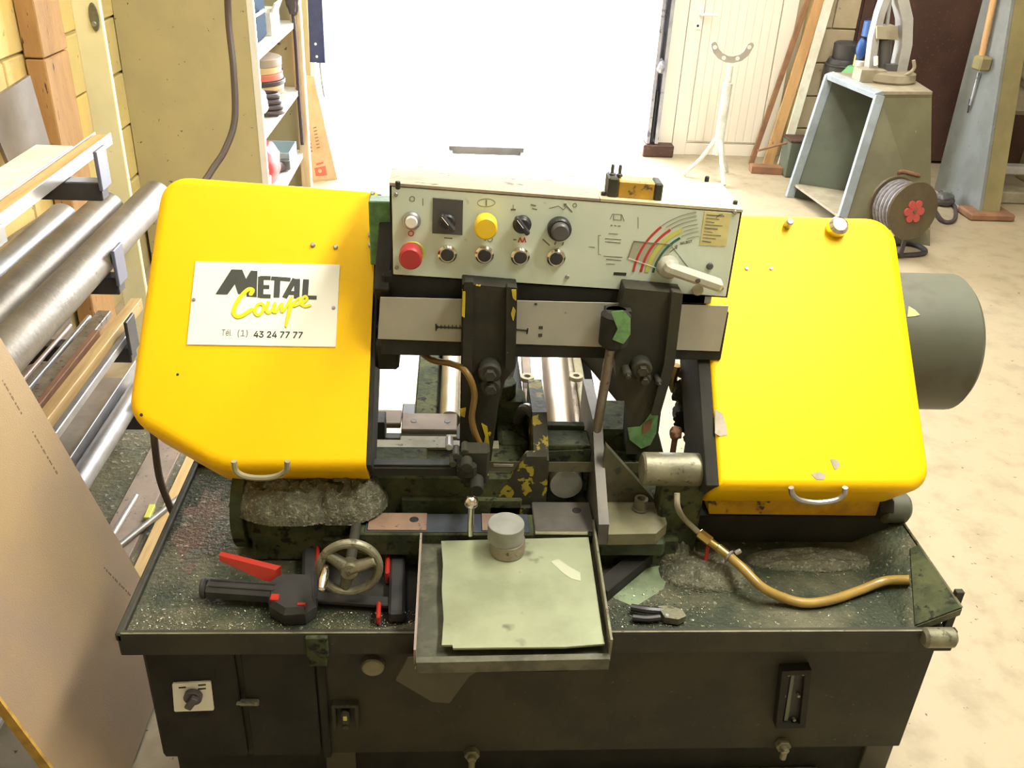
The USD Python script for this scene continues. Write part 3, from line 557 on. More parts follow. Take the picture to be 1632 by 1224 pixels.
# gearmotor and handwheel on the left of the deck
gm = part('gearmotor', cat(cyl((-.40, 1.515, .575), (-.20, 1.515, .575), .078, seg=32, c=.006), cyl((-.425, 1.515, .575), (-.40, 1.515, .575), .088, seg=32), box(-.39, -.205, 1.435, 1.50, .488, .585, .008), box(-.26, -.19, 1.44, 1.56, .488, .66, .02)), 'machine_green', saw)
for k in range(5): part('cooling_rib', torus((-.385 + .035 * k, 1.515, .575), (1, 0, 0), .079, .004, 32, 6), 'machine_green', gm)
part('flange', cyl((-.43, 1.515, .575), (-.42, 1.515, .575), .06), 'machine_dark', gm)
part('rubber_mount', cat(cyl(P(520, 765, y=1.60), P(520, 785, y=1.60), .018), cyl(P(560, 765, y=1.60), P(560, 782, y=1.60), .018)), 'rubber', saw)
hc = P(557, 905, y=1.30); hx = np.array([.08, -1, .08])
hw = part('handwheel', cat(torus(hc, hx, .053, .0085), cyl(hc + hx * -.012, hc + hx * .014, .018, c=.003), *[cyl(hc + hx * .003, hc + .05 * np.array([math.cos(t), 0, math.sin(t)]), .013, .010, seg=12) for t in (.35, 2.45, 4.5)]), 'dirty_steel', saw)
h0 = P(520, 903, y=1.285); h1 = P(512, 941, y=1.235)
d = h1 - h0; L = np.linalg.norm(d)
part('crank_handle', lathe([(0, 0), (.005, 0), (.0085, L * .3), (.0085, L * .6), (.006, L * .95), (0, L)], h0, d), 'chrome', hw)
part('shaft', cyl(hc, (hc[0], 1.46, hc[2]), .010), 'machine', hw)

# sign plate on the left cover
sg = [B(*p) for p in ((313, 412), (544, 428), (533, 557), (297, 547))]
su0, su1, sv0, sv1 = (sg[0][0] + sg[3][0]) / 2, (sg[1][0] + sg[2][0]) / 2, (sg[2][1] + sg[3][1]) / 2, (sg[0][1] + sg[1][1]) / 2
sgn = part('sign_plate', fbox(FB, su0, su1, sv0, sv1, -.001, .003, .001), 'sign_white', saw, 'white printed sign plate on the left blade cover')
G = lambda x, y: B(200 + .2696 * x, 250 + .2696 * y, .003)
gs = lambda pts, w: LineString([G(*p) for p in pts]).buffer(w / 2, cap_style=2, join_style=2)
W = .0098
metal = [Polygon([G(*p) for p in ((533, 812), (627, 666), (690, 668), (713, 722), (742, 673), (780, 676), (775, 829), (716, 826), (719, 772), (692, 812), (666, 811), (647, 752), (603, 814))]),
         gs([(801, 708), (798, 832)], W * 1.1), gs([(795, 716), (858, 717)], W * .8), gs([(795, 769), (850, 770)], W * .8), gs([(795, 824), (858, 825)], W * .8),
         gs([(862, 718), (975, 726)], W * .8), gs([(899, 720), (893, 832)], W * 1.15),
         gs([(940, 834), (1002, 722)], W), gs([(1016, 722), (1012, 838)], W * 1.1), gs([(962, 805), (1012, 806)], W * .8),
         gs([(1068, 725), (1060, 838)], W * 1.15), gs([(1055, 831), (1130, 833)], W * .8)]
part('lettering', prism(unary_union(metal), FB, .0028, .0038), 'ink', sgn)
gr = lambda pts, w: LineString(spline([list(G(*p)) for p in pts], 6)).buffer(w / 2, cap_style=1, join_style=1)
coupe = [gr([(742, 812), (752, 790), (728, 785), (690, 818), (655, 870), (640, 920), (662, 946), (700, 935), (745, 905)], .0068),
         gr([(802, 868), (778, 880), (764, 915), (782, 938), (808, 920), (818, 885), (802, 868)], .0048),
         gr([(845, 862), (832, 905), (846, 924), (872, 900), (884, 868), (876, 915), (890, 920)], .0046),
         gr([(890, 920), (912, 884), (926, 872), (924, 912), (938, 908), (965, 862), (982, 835)], .0042),
         Polygon([G(*p) for p in ((968, 868), (992, 858), (978, 915), (952, 1008), (943, 1004))]),
         gr([(975, 900), (1010, 850), (1034, 838), (1028, 868), (1000, 884)], .0040),
         gr([(1040, 876), (1072, 845), (1064, 826), (1044, 842), (1040, 872), (1062, 886), (1090, 880)], .0044)]
cp = unary_union(coupe)
part('lettering', prism(cp.buffer(.0009), FB, .0036, .0044), 'ink_lime', sgn)
part('lettering', prism(cp, FB, .0042, .0050), 'ink_yellow', sgn)
def text_on(txt, F, u0, u1, v, h, n, bold=False):
    t = meshkit.text_mesh(txt, h, .0008, bold=bold); lo, hi = t.bounds
    t.vertices = (t.vertices - [lo[0], 0, 0]) * [(u1 - u0) / (hi[0] - lo[0]), 1, 1] + [u0, v, n]; return tf(t, F)
b0, b1 = G(567, 1056), G(1046, 1074); w0 = G(722, 1060)[0]; w1 = G(757, 1064)[0]; hh = G(800, 1030)[1] - G(800, 1066)[1]
part('lettering', cat(text_on('T\u00e9l', FB, b0[0], G(622, 1056)[0], b0[1], hh, .0028), text_on('(1)', FB, G(662, 1060)[0], w0, G(662, 1060)[1], hh, .0028)), 'ink_grey', sgn)
part('lettering', text_on('43 24 77 77', FB, w1, b1[0], (G(760, 1064)[1] + b1[1]) / 2, hh, .0028, True), 'ink', sgn)
for p in ((405, 845), (1230, 893)):
    u, v = G(*p); c = BO + u * BU + v * BV; part('screw', cyl(c, c + BN * .006, .0035, seg=10, c=.001), 'steel_galv', sgn)

# control box
YP = 1.60
cx0, cx1 = -.117, .530
ztl, ztr, zbl, zbr = [xz(*p, YP)[1] for p in ((625, 297), (1182, 340), (622, 439), (1155, 474))]
ztop, zbot = (ztl + ztr) / 2 + .004, (zbl + zbr) / 2
SL = ((ztr - ztl) + (zbr - zbl)) / 2 / (xz(1168, 400, YP)[0] - xz(623, 370, YP)[0]); xm = (cx0 + cx1) / 2
def lean(m):
    m = tri(m).copy(); v = m.vertices.copy(); v[:, 2] += SL * (v[:, 0] - xm); m.vertices = v; return m
cb = part('control_box', lean(prism([(YP, zbot), (YP, ztop - .002), (1.752, ztop - .002), (1.752, ztop - .03), (1.70, zbot)], FX(cx0), 0, cx1 - cx0)), 'machine_dark', saw)
part('faceplate', lean(fbox(FY(YP), cx0 + .004, cx1 - .004, zbot + .003, ztop - .003, -.002, .003, .001)), 'panel_face', cb, 'pale grey green faceplate')
lx = xz(958, 300, YP)[0]
part('lid', lean(prism([(YP - .004, ztop - .001), (YP - .004, ztop + .004), (1.66, ztop + .012), (1.775, ztop + .014), (1.80, ztop + .002), (1.80, ztop - .004)], FX(cx0), 0, lx - cx0 - .001)), 'lid_worn', cb)
part('lid', lean(prism([(YP - .004, ztop - .001), (YP - .004, ztop + .004), (1.755, ztop + .006), (1.76, ztop - .004)], FX(lx), 0, cx1 - lx)), 'lid_cream', cb)
for px_, py_ in ((634, 291), (641, 262), (962, 308), (1127, 283), (1172, 322)):
    c = P(px_, py_, z=ztop + SL * (P(px_, py_, z=ztop)[0] - xm) + .008); part('lid_screw', cyl(c - (0, 0, .012), c + (0, 0, .003), .0045, seg=8), 'rubber', cb)
YF = YP - .003; FF = FY(YF)
pp = lambda px, py: xz(px, py, YF)
def disc(px_, py_, r, h, m_, nm, y=YF, r2=None):
    c = P(px_, py_, y=y); return part(nm, cyl(c + (0, .004, 0), c - (0, h, 0), r, r2, c=min(.003, r * .2), seg=32), m_, cb)
def bezel(px_, py_, r, m_='chrome'):
    c = P(px_, py_, y=YF); part('bezel', lathe([(r * .7, 0), (r, 0), (r, .005), (r * .8, .008), (r * .7, .008)], c, (0, -1, 0), 32), m_, cb)
bezel(656, 351, .017, 'steel_galv'); disc(656, 351, .0115, .014, 'knob_white', 'indicator_lamp')
disc(658, 403, .024, .002, 'ink_lime', 'legend_ring'); disc(656, 404, .012, .012, 'rubber', 'button_stem'); disc(655, 404, .021, .030, 'knob_red', 'stop_button', YF - .012)
part('legend_plate', prism([pp(690, 315), pp(738, 319), pp(737, 374), pp(689, 371)], FF, 0, .003), 'plastic_grey', cb)
def selector(px_, py_):
    disc(px_, py_, .015, .012, 'plastic_black', 'selector_switch'); c = P(px_, py_, y=YF - .014)
    part('selector_grip', beam(c + (-.012, -.004, .013), c + (.012, -.004, -.017), .016, .009), 'plastic_black', cb); part('selector_mark', beam(c + (-.010, -.0125, .011), c + (.002, -.0125, -.004), .0025, .001, .0002), 'knob_white', cb)
selector(713, 352); bezel(832, 357, .017, 'plastic_black'); selector(832, 357)
disc(774, 358, .012, .012, 'rubber', 'button_stem'); disc(774, 357, .021, .028, 'knob_yellow', 'start_button', YF - .012)
for p in ((713, 404), (772, 405), (829, 408), (886, 410)):
    bezel(*p, .0175); disc(*p, .0135, .009, 'plastic_black', 'push_button')
disc(891, 363, .022, .016, 'plastic_black', 'round_knob'); disc(891, 363, .0165, .030, 'plastic_grey', 'round_knob')
K = lambda pts, w=.0012: prism(stroke([pp(*p) for p in pts], w), FF, 0, .0006)
ring = lambda x, y, r, w=.0012, n=20, sy=1: K([(x + r * math.cos(t), y + r * sy * math.sin(t)) for t in np.linspace(0, 2 * math.pi, n)], w)
part('symbol', cat(ring(657, 317, 4), K([(674, 316), (674, 328)]), K([(691, 325), (691, 316), (707, 318), (707, 326)], .001), K([(727, 326), (729, 320), (735, 321), (735, 327)], .001), ring(775, 323, 14, .0008, 24, .45), K([(775, 319), (775, 328)], .002), K([(818, 326), (818, 334)], .001), K([(814, 334), (822, 334)], .003), K([(846, 326), (854, 328)], .0025), K([(848, 332), (856, 334)], .0018),
     K([(875, 332), (890, 328), (898, 334), (902, 330)], .001), K([(900, 325), (912, 338)], .0025), K([(903, 325), (899, 325), (900, 330)], .0015), ring(916, 327, 3), K([(708, 379), (721, 380)], .0025), K([(773, 378), (773, 384)], .002), ring(781, 381, 4), K([(865, 381), (876, 391)], .0025), K([(884, 390), (886, 385)], .003), K([(896, 391), (898, 386)], .003), K([(818, 382), (823, 382)], .003)), 'ink_grey', cb)
part('symbol', cat(K([(826, 386), (829, 379), (832, 386)], .0022), K([(833, 386), (836, 379), (838, 386)], .0022), ring(655, 372, 4, .0018)), 'ink_red', cb)
part('symbol', cat(K([(972, 350), (976, 341), (991, 342), (995, 352)], .001), K([(978, 342), (978, 350), (990, 351), (990, 342)], .001), K([(973, 359), (976, 359)], .0018), K([(979, 359), (982, 360)], .0018), K([(985, 360), (989, 360)], .0018), K([(958, 375), (954, 375), (954, 405), (958, 406)], .0009), K([(964, 380), (990, 382)], .0014), K([(964, 385), (989, 387)], .0014), K([(962, 408), (992, 410)], .0014), K([(966, 413), (990, 415)], .0014), K([(970, 372), (985, 373)], .001), K([(966, 420), (980, 421)], .001), K([(938, 393), (948, 394)], .001), K([(1017, 346), (1017, 364)], .0009)), 'ink_grey', cb)
part('scale_block', cat(K([(978, 436), (998, 437)], .006)), 'ink', cb)
q = Polygon([pp(*p) for p in ((1010, 384), (1072, 390), (1056, 430), (1001, 411))])
part('scale_window', prism(q, FF, 0, .0008), 'scale_window', cb)
def arc(r, a0, a1, w, x0=1124, y0=455, n=24): return prism(stroke([pp(x0 + r * math.cos(t), y0 - r * math.sin(t)) for t in np.linspace(math.radians(a0), math.radians(a1), n)], w), FF, .0006, .0014)
part('speed_band', arc(117, 169, 127, .0042), 'ink_red', cb); part('speed_band', arc(105, 168, 122, .0045), 'ink_red', cb)
part('speed_band', arc(96, 167, 113, .0075), 'ink_lime', cb); part('speed_band', arc(86, 166, 118, .0042), 'ink_green', cb)
part('dial_line', cat(*[arc(r, a, 97, .0006) for r, a in ((118, 127), (112, 124), (106, 121), (99, 112), (93, 112), (87, 116), (80, 112))], K([(1070, 392), (1096, 425)], .0012), K([(1058, 409), (1078, 394)], .002), K([(1075, 393), (1079, 391), (1078, 397)], .0018)), 'ink_grey', cb)
rw = pp(1084, 390); rv = pp(1103, 386); ang = math.atan2(rv[1] - rw[1], rv[0] - rw[0])
part('lettering', tf(meshkit.text_mesh('SELECT', .0045, .0006), (np.array([rw[0], YF, rw[1]]), np.array([math.cos(ang), 0, math.sin(ang)]), np.array([-math.sin(ang), 0, math.cos(ang)]), np.array([0, -1., 0]))), 'ink', cb)
part('paper_label', prism([pp(1123, 336), pp(1165, 340), pp(1157, 392), pp(1115, 390)], FF, 0, .0012), 'paper_yellow', cb)
K2 = lambda pts, w: prism(stroke([pp(*p) for p in pts], w), FF, .0011, .0018)
part('paper_print', cat(*[K2([(1126 - k * .9, 342 + k * 5.2), (1154 - k * .9 - (k % 3) * 7, 344 + k * 5.2)], .0013 if k % 4 else .0022) for k in range(9)], K2([(1141, 347), (1146, 342), (1152, 341)], .0015)), 'ink_grey', cb)
for a, b in (((1010, 384), (1072, 390)), ((1010, 384), (1001, 411)), ((1001, 411), (1056, 430))): part('window_edge', K2([a, b], .0015), 'ink_grey' if b != (1056, 430) else 'sign_white', cb)
disc(1131, 424, .0065, .004, 'plastic_grey', 'screw')
for p in ((631, 310), (632, 426), (1171, 338), (904, 441), (1150, 459)): disc(*p, .004, .003, 'steel_galv', 'screw')
hb = P(1064, 424, y=YF)
part('lever_hub', cyl(hb + (0, .004, 0), hb - (0, .022, 0), .022, .019, seg=32, c=.004), 'handle_grey', cb)
part('speed_lever', beam(P(1060, 425, y=YF - .030), P(1150, 456, y=YF - .030), .022, .027, .006, up=(0, 1, 0)), 'handle_grey', cb, 'pale grey hand lever')
disc(1112, 447, .005, .003, 'plastic_grey', 'screw', YF - .042)
part('lever_pivot', cat(cyl(P(1112, 462, y=YF + .02), P(1112, 462, y=YF - .02), .011), box(.44, .50, 1.60, 1.64, zbot - .03, zbot + .001)), 'handle_grey', cb)
vx0, vx1 = P(962, 305, z=ztop)[0], P(1046, 305, z=ztop)[0]
vb = part('limit_switch', lean(box(vx0 + .02, vx1 - .012, YP + .012, YP + .05, ztop + .002, ztop + .036, .003)), 'ochre', cb)
part('switch_cap', lean(box(vx0 + .002, vx0 + .021, YP + .010, YP + .052, ztop + .002, ztop + .040, .003)), 'machine', cb)
part('switch_cap', lean(box(vx1 - .013, vx1 + .002, YP + .010, YP + .052, ztop + .002, ztop + .036, .003)), 'machine', cb)
for dx in (.010, .024): part('terminal_bolt', lean(cat(cyl((vx0 + dx, YP + .03, ztop + .035), (vx0 + dx, YP + .03, ztop + .060), .003, seg=8), cyl((vx0 + dx, YP + .03, ztop + .038), (vx0 + dx, YP + .03, ztop + .044), .006, seg=6))), 'plastic_grey', cb)

# ------------------------------------------------------------------ work pieces, tools and swarf on the saw
rb = thing('round_bar', 'long round steel bar clamped in the saw vise and running to the back', 'steel bar', (.236, 1.522, .586))
part('bar', cyl((.236, 1.522, .62), (.326, 3.35, .62), .034, seg=40, c=.001), 'steel_bar', rb)
part('cut_face', cyl((.236, 1.5205, .62), (.236, 1.5225, .62), .0335, seg=40, c=.0005), 'steel_cut', rb)
sc = P(808, 878, z=.58)
ofc = thing('offcut', 'short round steel offcut standing on the outfeed tray', 'steel offcut', (sc[0], sc[1], .58))
part('cylinder', cyl((sc[0], sc[1], .5805), (sc[0], sc[1], .610), .0335, seg=40, c=.001), 'steel_scale', ofc)
part('cylinder', cyl((sc[0] - .004, sc[1] + .002, .610), (sc[0] - .004, sc[1] + .002, .645), .0345, seg=40, c=.001), 'steel_cut', ofc)

bc = thing('bar_clamp', 'black one-handed bar clamp with red trigger and pads lying on the saw deck', 'clamp', (*P(460, 945, z=.49)[:2], .49))
g0, g1 = P(326, 938, z=.515), P(440, 946, z=.515)
part('grip', cat(beam(g0, g1, .034, .030, .008), cyl(g0 - (.006, 0, 0), g0 + (.004, 0, 0), .020, c=.003), *[beam(g0 + (g1 - g0) * .08 + (0, dy, .016), g1 + (0, dy, .016), .005, .004) for dy in (-.008, .008)]), 'plastic_black', bc)
body_px = [(425, 922), (452, 914), (500, 908), (503, 968), (470, 976), (432, 968), (420, 955)]
bp_ = Polygon([xy(*p, .525) for p in ((424, 930), (440, 918), (470, 914), (502, 916), (504, 962), (486, 974), (452, 976), (428, 962))])
part('body', hull([(x, y, z) for sh_, z in ((bp_.buffer(-.002), .4905), (bp_, .497), (bp_, .518), (bp_.buffer(-.007), .530)) for x, y in sh_.exterior.coords]), 'plastic_black', bc)
part('lever', hull(np.vstack([[P(351, 886, z=.575) + np.array(o) for o in ((0, -.008, -.004), (0, .008, -.004), (0, -.006, .006), (0, .006, .006))], [P(441, 912, z=.535) + np.array(o) for o in ((-.004, -.012, -.014), (.006, .010, -.014), (0, -.008, .012), (.008, .006, .010), (-.02, -.016, -.008))]])), 'clamp_red', bc)
c = P(437, 946, z=.540); part('release_button', box(c[0] - .008, c[0] + .008, c[1] - .008, c[1] + .008, .526, .534), 'clamp_red', bc)
c = P(480, 957, z=.540); part('badge', box(c[0] - .008, c[0] + .008, c[1] - .003, c[1] + .003, .526, .533, .001), 'clamp_red', bc)
part('bar', beam(P(498, 952, z=.505), P(640, 962, z=.505), .024, .010), 'plastic_black', bc)
part('fixed_jaw', cat(beam(P(494, 966, z=.51), P(494, 882, z=.51), .028, .036, .006)), 'plastic_black', bc)
part('pad', beam(P(506, 914, z=.512), P(507, 874, z=.512), .008, .034, .003), 'clamp_red', bc)
part('sliding_jaw', cat(beam(P(632, 985, z=.505), P(634, 878, z=.505), .030, .028, .005)), 'plastic_black', bc)
part('pad', beam(P(617, 922, z=.508), P(619, 880, z=.508), .009, .030, .003), 'clamp_red', bc)
part('pad', beam(P(603, 990, z=.505), P(604, 964, z=.505), .008, .022, .003), 'clamp_red', bc)

pl = thing('pliers', 'small dark pliers lying against the front lip of the saw trough', 'pliers', (*P(1045, 980, z=.49)[:2], .49))
part('handle', tube([P(1006, 968, z=.502), P(1030, 972, z=.504), P(1056, 974, z=.502)], .007, seg=8), 'plastic_black', pl)
part('handle', tube([P(1008, 984, z=.500), P(1030, 986, z=.500), P(1052, 984, z=.501)], .0065, seg=8), 'rubber', pl)
part('jaw', prism(Polygon([xy(*p, .5) for p in ((1050, 972), (1066, 971), (1086, 978), (1091, 986), (1080, 991), (1060, 988))]).buffer(.002), FZ(.494), 0, .014), 'dirty_steel', pl)
c = P(1063, 981, z=.508); part('rivet', cyl(c - (0, 0, .002), c + (0, 0, .002), .005, seg=12), 'steel_galv', pl)

def mound(cells, seed, amp, res=46):
    """A low lumpy heap over an ellipse (x, y, rx, ry, z, h), its skirt on z."""
    x, y, rx, ry, z, h = cells
    g = np.linspace(-1, 1, res); X, Y = np.meshgrid(g, g, indexing='ij'); r = np.sqrt(X * X + Y * Y)
    q = np.stack([X * 4 + seed * 9, Y * 4, 0 * X], -1)
    H = z + h * np.clip(1 - r ** 2, 0, 1) ** .6 * (1 - amp / 2 + amp * meshkit.fbm(q, 4, seed)) - .004 * (r >= 1)
    V = np.stack([x + rx * X, y + ry * Y, H], -1).reshape(-1, 3); idx = np.arange(res * res).reshape(res, res)
    f = []
    for a, b, c_, d_ in zip(idx[:-1, :-1].ravel(), idx[1:, :-1].ravel(), idx[1:, 1:].ravel(), idx[:-1, 1:].ravel()):
        if min(r.ravel()[[a, b, c_, d_]]) < 1: f += [[a, b, c_], [a, c_, d_]]
    return trimesh.Trimesh(V, f, process=True)
solo('swarf_heap', cat(mound((-.31, 1.49, .125, .085, .605, .06), 3, 1.2, 60), mound((-.215, 1.50, .09, .085, .60, .065), 5, 1.2, 60)), 'swarf', 'heap of grey metal swarf covering the gearmotor', 'swarf', kind='stuff')
solo('swarf_heap', mound((-.30, 1.585, .13, .06, .60, .065), 8, .8), 'swarf_blue', 'blue-tinged heap of metal swarf on top of the gearmotor, under the left yellow cover', 'swarf', kind='stuff')
solo('swarf_heap', cat(mound((.52, 1.40, .10, .06, .489, .03), 11, .9), mound((.46, 1.46, .05, .05, .489, .05), 15, .9), mound((.75, 1.44, .14, .04, .489, .018), 13, .9)), 'swarf', 'low bank of damp swarf under the pivot bracket in the trough', 'swarf', kind='stuff')
rng = np.random.default_rng(4)
def flakes(spots, n, size):
    V, F = [], []
    for k in range(n):
        x0, x1, y0, y1, z = spots[rng.integers(len(spots))]
        c_ = np.array([rng.uniform(x0, x1), rng.uniform(y0, y1), z + size * .3]); s_ = size * rng.uniform(.4, 1.2)
        t = c_ + s_ * (rng.random((4, 3)) - .5) * (1, 1, .7); t[:, 2] = np.maximum(t[:, 2], z + .0003); i = len(V) * 4
        V.append(t); F += [[i, i + 1, i + 2], [i, i + 3, i + 1], [i + 1, i + 3, i + 2], [i, i + 2, i + 3]]
    return trimesh.Trimesh(np.vstack(V), F, process=False)
solo('metal_chips', flakes([(-.57, -.28, 1.245, 1.30, .4905), (-.57, -.45, 1.25, 1.75, .4905), (-.25, -.06, 1.245, 1.29, .4905)], 1500, .004), 'flake', 'bright metal chips scattered on the left of the saw deck', 'metal chips', kind='stuff', smooth=False)
solo('metal_chips', flakes([(.29, .42, 1.245, 1.31, .4905), (.30, .5, 1.26, 1.38, .4905), (.45, .9, 1.25, 1.45, .4905)], 900, .004), 'flake', 'bright metal chips scattered in the trough around the pliers', 'metal chips', kind='stuff', smooth=False)
part('wet_patch', cat(*[prism(Polygon([xy(*p, .491) for p in pts]).buffer(.01), FZ(.4898), 0, .0009) for pts in ([(985, 950), (1010, 915), (1060, 905), (1050, 935), (1010, 960)], )]), 'wet_green', saw)
part('shade_patch', prism(Polygon([xy(*p, .491) for p in ((515, 885), (662, 875), (658, 984), (610, 992), (560, 960), (510, 925))]).buffer(.012), FZ(.4898), 0, .0007), 'machine_dark', saw)  # dark polygon paints the shade of clamp, tray and bed onto the deck
part('jaw_strut', beam(P(1035, 880, z=.505), P(955, 945, z=.505), .035, .03), 'machine_dark', saw)
part('rust_patch', prism(blobpoly(xy(325, 835, .49), .10, 4, sx=.45, sy=1.2), FZ(.4898), 0, .0008), 'deck_rust', saw)

# ------------------------------------------------------------------ stock rack along the left wall
XA, YA = -.93, 2.42
rk = thing('storage_rack', 'black steel stock rack with cantilever arms on the left wall', 'rack', (-1.39, YA, 0))
LEV = (.955, .685, .47, .24)
for y in (YA, .55):
    part('upright', box(-1.438, -1.38, y - .03, y + .03, 0, 1.35, .004), 'rack_black', rk)
    for z in LEV:
        a = part('arm', cat(box(-1.39, XA, y - .025, y + .025, z - .05, z, .003), prism([(-1.39, z - .13), (-1.39, z - .04), (-1.15, z - .04)], FY(y), -.006, .006)), 'rack_black', rk)
        part('end_stop', box(XA - .002, XA + .008, y - .035, y + .035, z - .02, z + .085, .002), 'rack_edge' if z in LEV[:2] else 'rack_black', a)
def stock(name, mesh, m_, label, category, group=None): return solo(name, mesh, m_, label, category, group)
Z2 = .6855
stock('steel_bar', cyl((-1.20, .35, Z2 + .045), (-1.20, 2.76, Z2 + .045), .045, seg=36, c=.002), 'steel_galv', 'thick bright round steel bar on the rack, nearest the wall of the three', 'steel bar')
stock('steel_bar', cyl((-1.092, .30, Z2 + .052), (-1.092, 2.84, Z2 + .052), .052, seg=36, c=.002), 'bar_scale', 'thick mottled round steel bar on the rack, middle one of the three', 'steel bar')
stock('steel_bar', cyl((-.985, .32, Z2 + .05), (-.985, 2.98, Z2 + .05), .050, seg=36, c=.002), 'bar_scale', 'thick brownish round steel bar on the rack, reaching furthest to the back', 'steel bar')
Z1 = .9555
stock('plank', box(-1.185, -1.08, .4, 2.64, Z1, Z1 + .030, .003), 'white_plank', 'off-white flat plank on the top arms of the rack', 'plank')
pf = thing('aluminium_profile', 'aluminium profile with wood-coloured top on the top arms of the rack', 'metal profile', (-1.01, 1.6, Z1))
part('profile', cat(box(-1.072, -1.022, .45, 2.78, Z1, Z1 + .012, .001), box(-1.072, -1.067, .45, 2.78, Z1 + .01, Z1 + .034, .001), box(-1.027, -1.022, .45, 2.78, Z1 + .01, Z1 + .034, .001)), 'aluminium', pf)
part('insert', box(-1.066, -1.028, .45, 2.77, Z1 + .012, Z1 + .030, .001), 'wood', pf)
stock('box_section', box(-1.018, -.976, .5, 1.95, Z1, Z1 + .042, .003), 'steel_galv', 'short grey steel box section at the front of the top rack arms', 'steel section')
Z3 = .4705
for k, (x, y1, r, m_, lab) in enumerate(((-1.15, 2.52, .007, 'pink_rod', 'thin pinkish metal rod on the third rack level, reaching furthest up in the photo'), (-1.115, 2.58, .008, 'steel_galv', 'thin grey metal rod beside the pinkish rod on the rack'), (-1.19, 2.40, .009, 'rust', 'thin rusty rod behind the pinkish rod on the rack'), (-1.25, 2.55, .012, 'steel_scale', 'dark thin rod closest to the wall on the third rack level'))):
    stock('rod', cyl((x, .5, Z3 + r), (x + .01, y1, Z3 + r), r, seg=12), m_, lab, 'rod')
stock('batten', beam((-1.005, .6, Z3 + .02), (-.985, 2.66, Z3 + .02), .034, .038), 'wood', 'light wooden batten on the third level of the rack', 'wooden batten')
stock('flat_bar', box(-1.085, -1.045, .5, 2.60, Z3, Z3 + .022), 'steel_scale', 'dark flat steel bar lying left of the wooden batten on the rack', 'flat bar')
Z4 = .2405
stock('steel_tube', pipe((-.972, 1.75, Z4 + .03), (-.968, 2.52, Z4 + .03), .030, .004), 'steel_galv', 'silver steel tube at the front of the lowest rack arms', 'steel tube')
stock('angle_iron', cat(box(-1.13, -1.005, .6, 2.62, Z4, Z4 + .006, .001), box(-1.011, -1.005, .6, 2.62, Z4, Z4 + .07, .001)), 'steel_galv', 'wide grey angle iron on the lowest rack arms', 'angle iron')
stock('flat_bar', box(-1.24, -1.15, .6, 2.58, Z4, Z4 + .03), 'steel_scale', 'wide dark flat bar on the lowest rack arms by the wall', 'flat bar')
stock('rod', cyl((-.98, 1.2, .052), (-.93, 2.25, .052), .008, seg=12), 'aluminium', 'short bright rod on the floor below the silver tube', 'rod')
stock('flat_bar', box(-.97, -.87, 1.72, 2.62, .015, .044), 'steel_pink', 'wide brownish flat bar on the floor under the rack', 'flat bar')
stock('flat_bar', box(-.845, -.80, 1.72, 2.75, .015, .045), 'wood', 'yellow-brown strip lying on the floor next to the wide flat bar', 'flat bar')
stock('flat_bar', box(-.785, -.735, 1.72, 2.45, .015, .035), 'steel_galv', 'narrow grey flat bar on the floor closest to the saw', 'flat bar')
a, b = P(318, 768, z=.05), P(196, 866, z=.05)
stock('rod', cyl(a, b + (b - a) * .25, .010, seg=14), 'steel_galv', 'grey rod lying crosswise on the floor beside the saw', 'rod')
a, b = P(243, 806, z=.055), P(238, 818, z=.055)
stock('offcut_stick', beam(a, b + (b - a) * .8, .018, .014), 'ink_lime', 'small yellow stick end on the floor by the crosswise rod', 'offcut')
solo('swarf_bed', mound((-1.0, 2.25, .46, .75, .002, .030), 21, .9, 70), 'grime', 'dirty bed of swarf on the floor under the rack', 'swarf', kind='stuff')

bd_ = [(-1.43, 2.0, .002), (-1.43, 3.15, .002), (-1.443, 3.15, .60), (-1.443, 2.0, .66)]
solo('board_offcut', hull(np.vstack([bd_, np.array(bd_) + (.016, 0, 0)])), 'grey_board', 'long grey-brown board standing on the floor behind the lower rack arms', 'board')
for k, (x0, x1, y1, z, h, m_, lab) in enumerate(((-1.045, -1.028, 2.45, Z3, .03, 'rust', 'thin rusty flat bar on edge beside the wooden batten'), (-.962, -.944, 2.50, Z3, .024, 'steel_galv', 'narrow grey bar at the front of the third rack level'), (-1.35, -1.28, 2.50, Z3, .05, 'timber', 'orange-brown offcut at the wall end of the third rack level'), (-1.005, -.99, 2.56, Z4 + .0005, .02, 'pale_wood', 'pale thin strip between the angle iron and the silver tube'), (-1.37, -1.27, 2.62, Z4, .06, 'steel_scale', 'dark channel bar at the wall end of the lowest rack arms'))):
    stock('flat_bar', box(x0, x1, .6, y1, z, z + h), m_, lab, 'flat bar')
for k in range(4):
    stock('steel_strip', box(-1.22 + .135 * k, -1.10 + .135 * k, .45, 1.12 + .05 * (k % 2), .003, .045 + .02 * ((k + 1) % 2)), 'blue_stock', ('dark blue-grey steel strip on the floor furthest to the left, behind the brown board', 'dark blue-grey steel strip on the floor, second from the left behind the brown board', 'dark blue-grey steel strip on the floor, third from the left behind the brown board', 'dark blue-grey steel strip on the floor nearest the brown board edge')[k], 'steel strip')
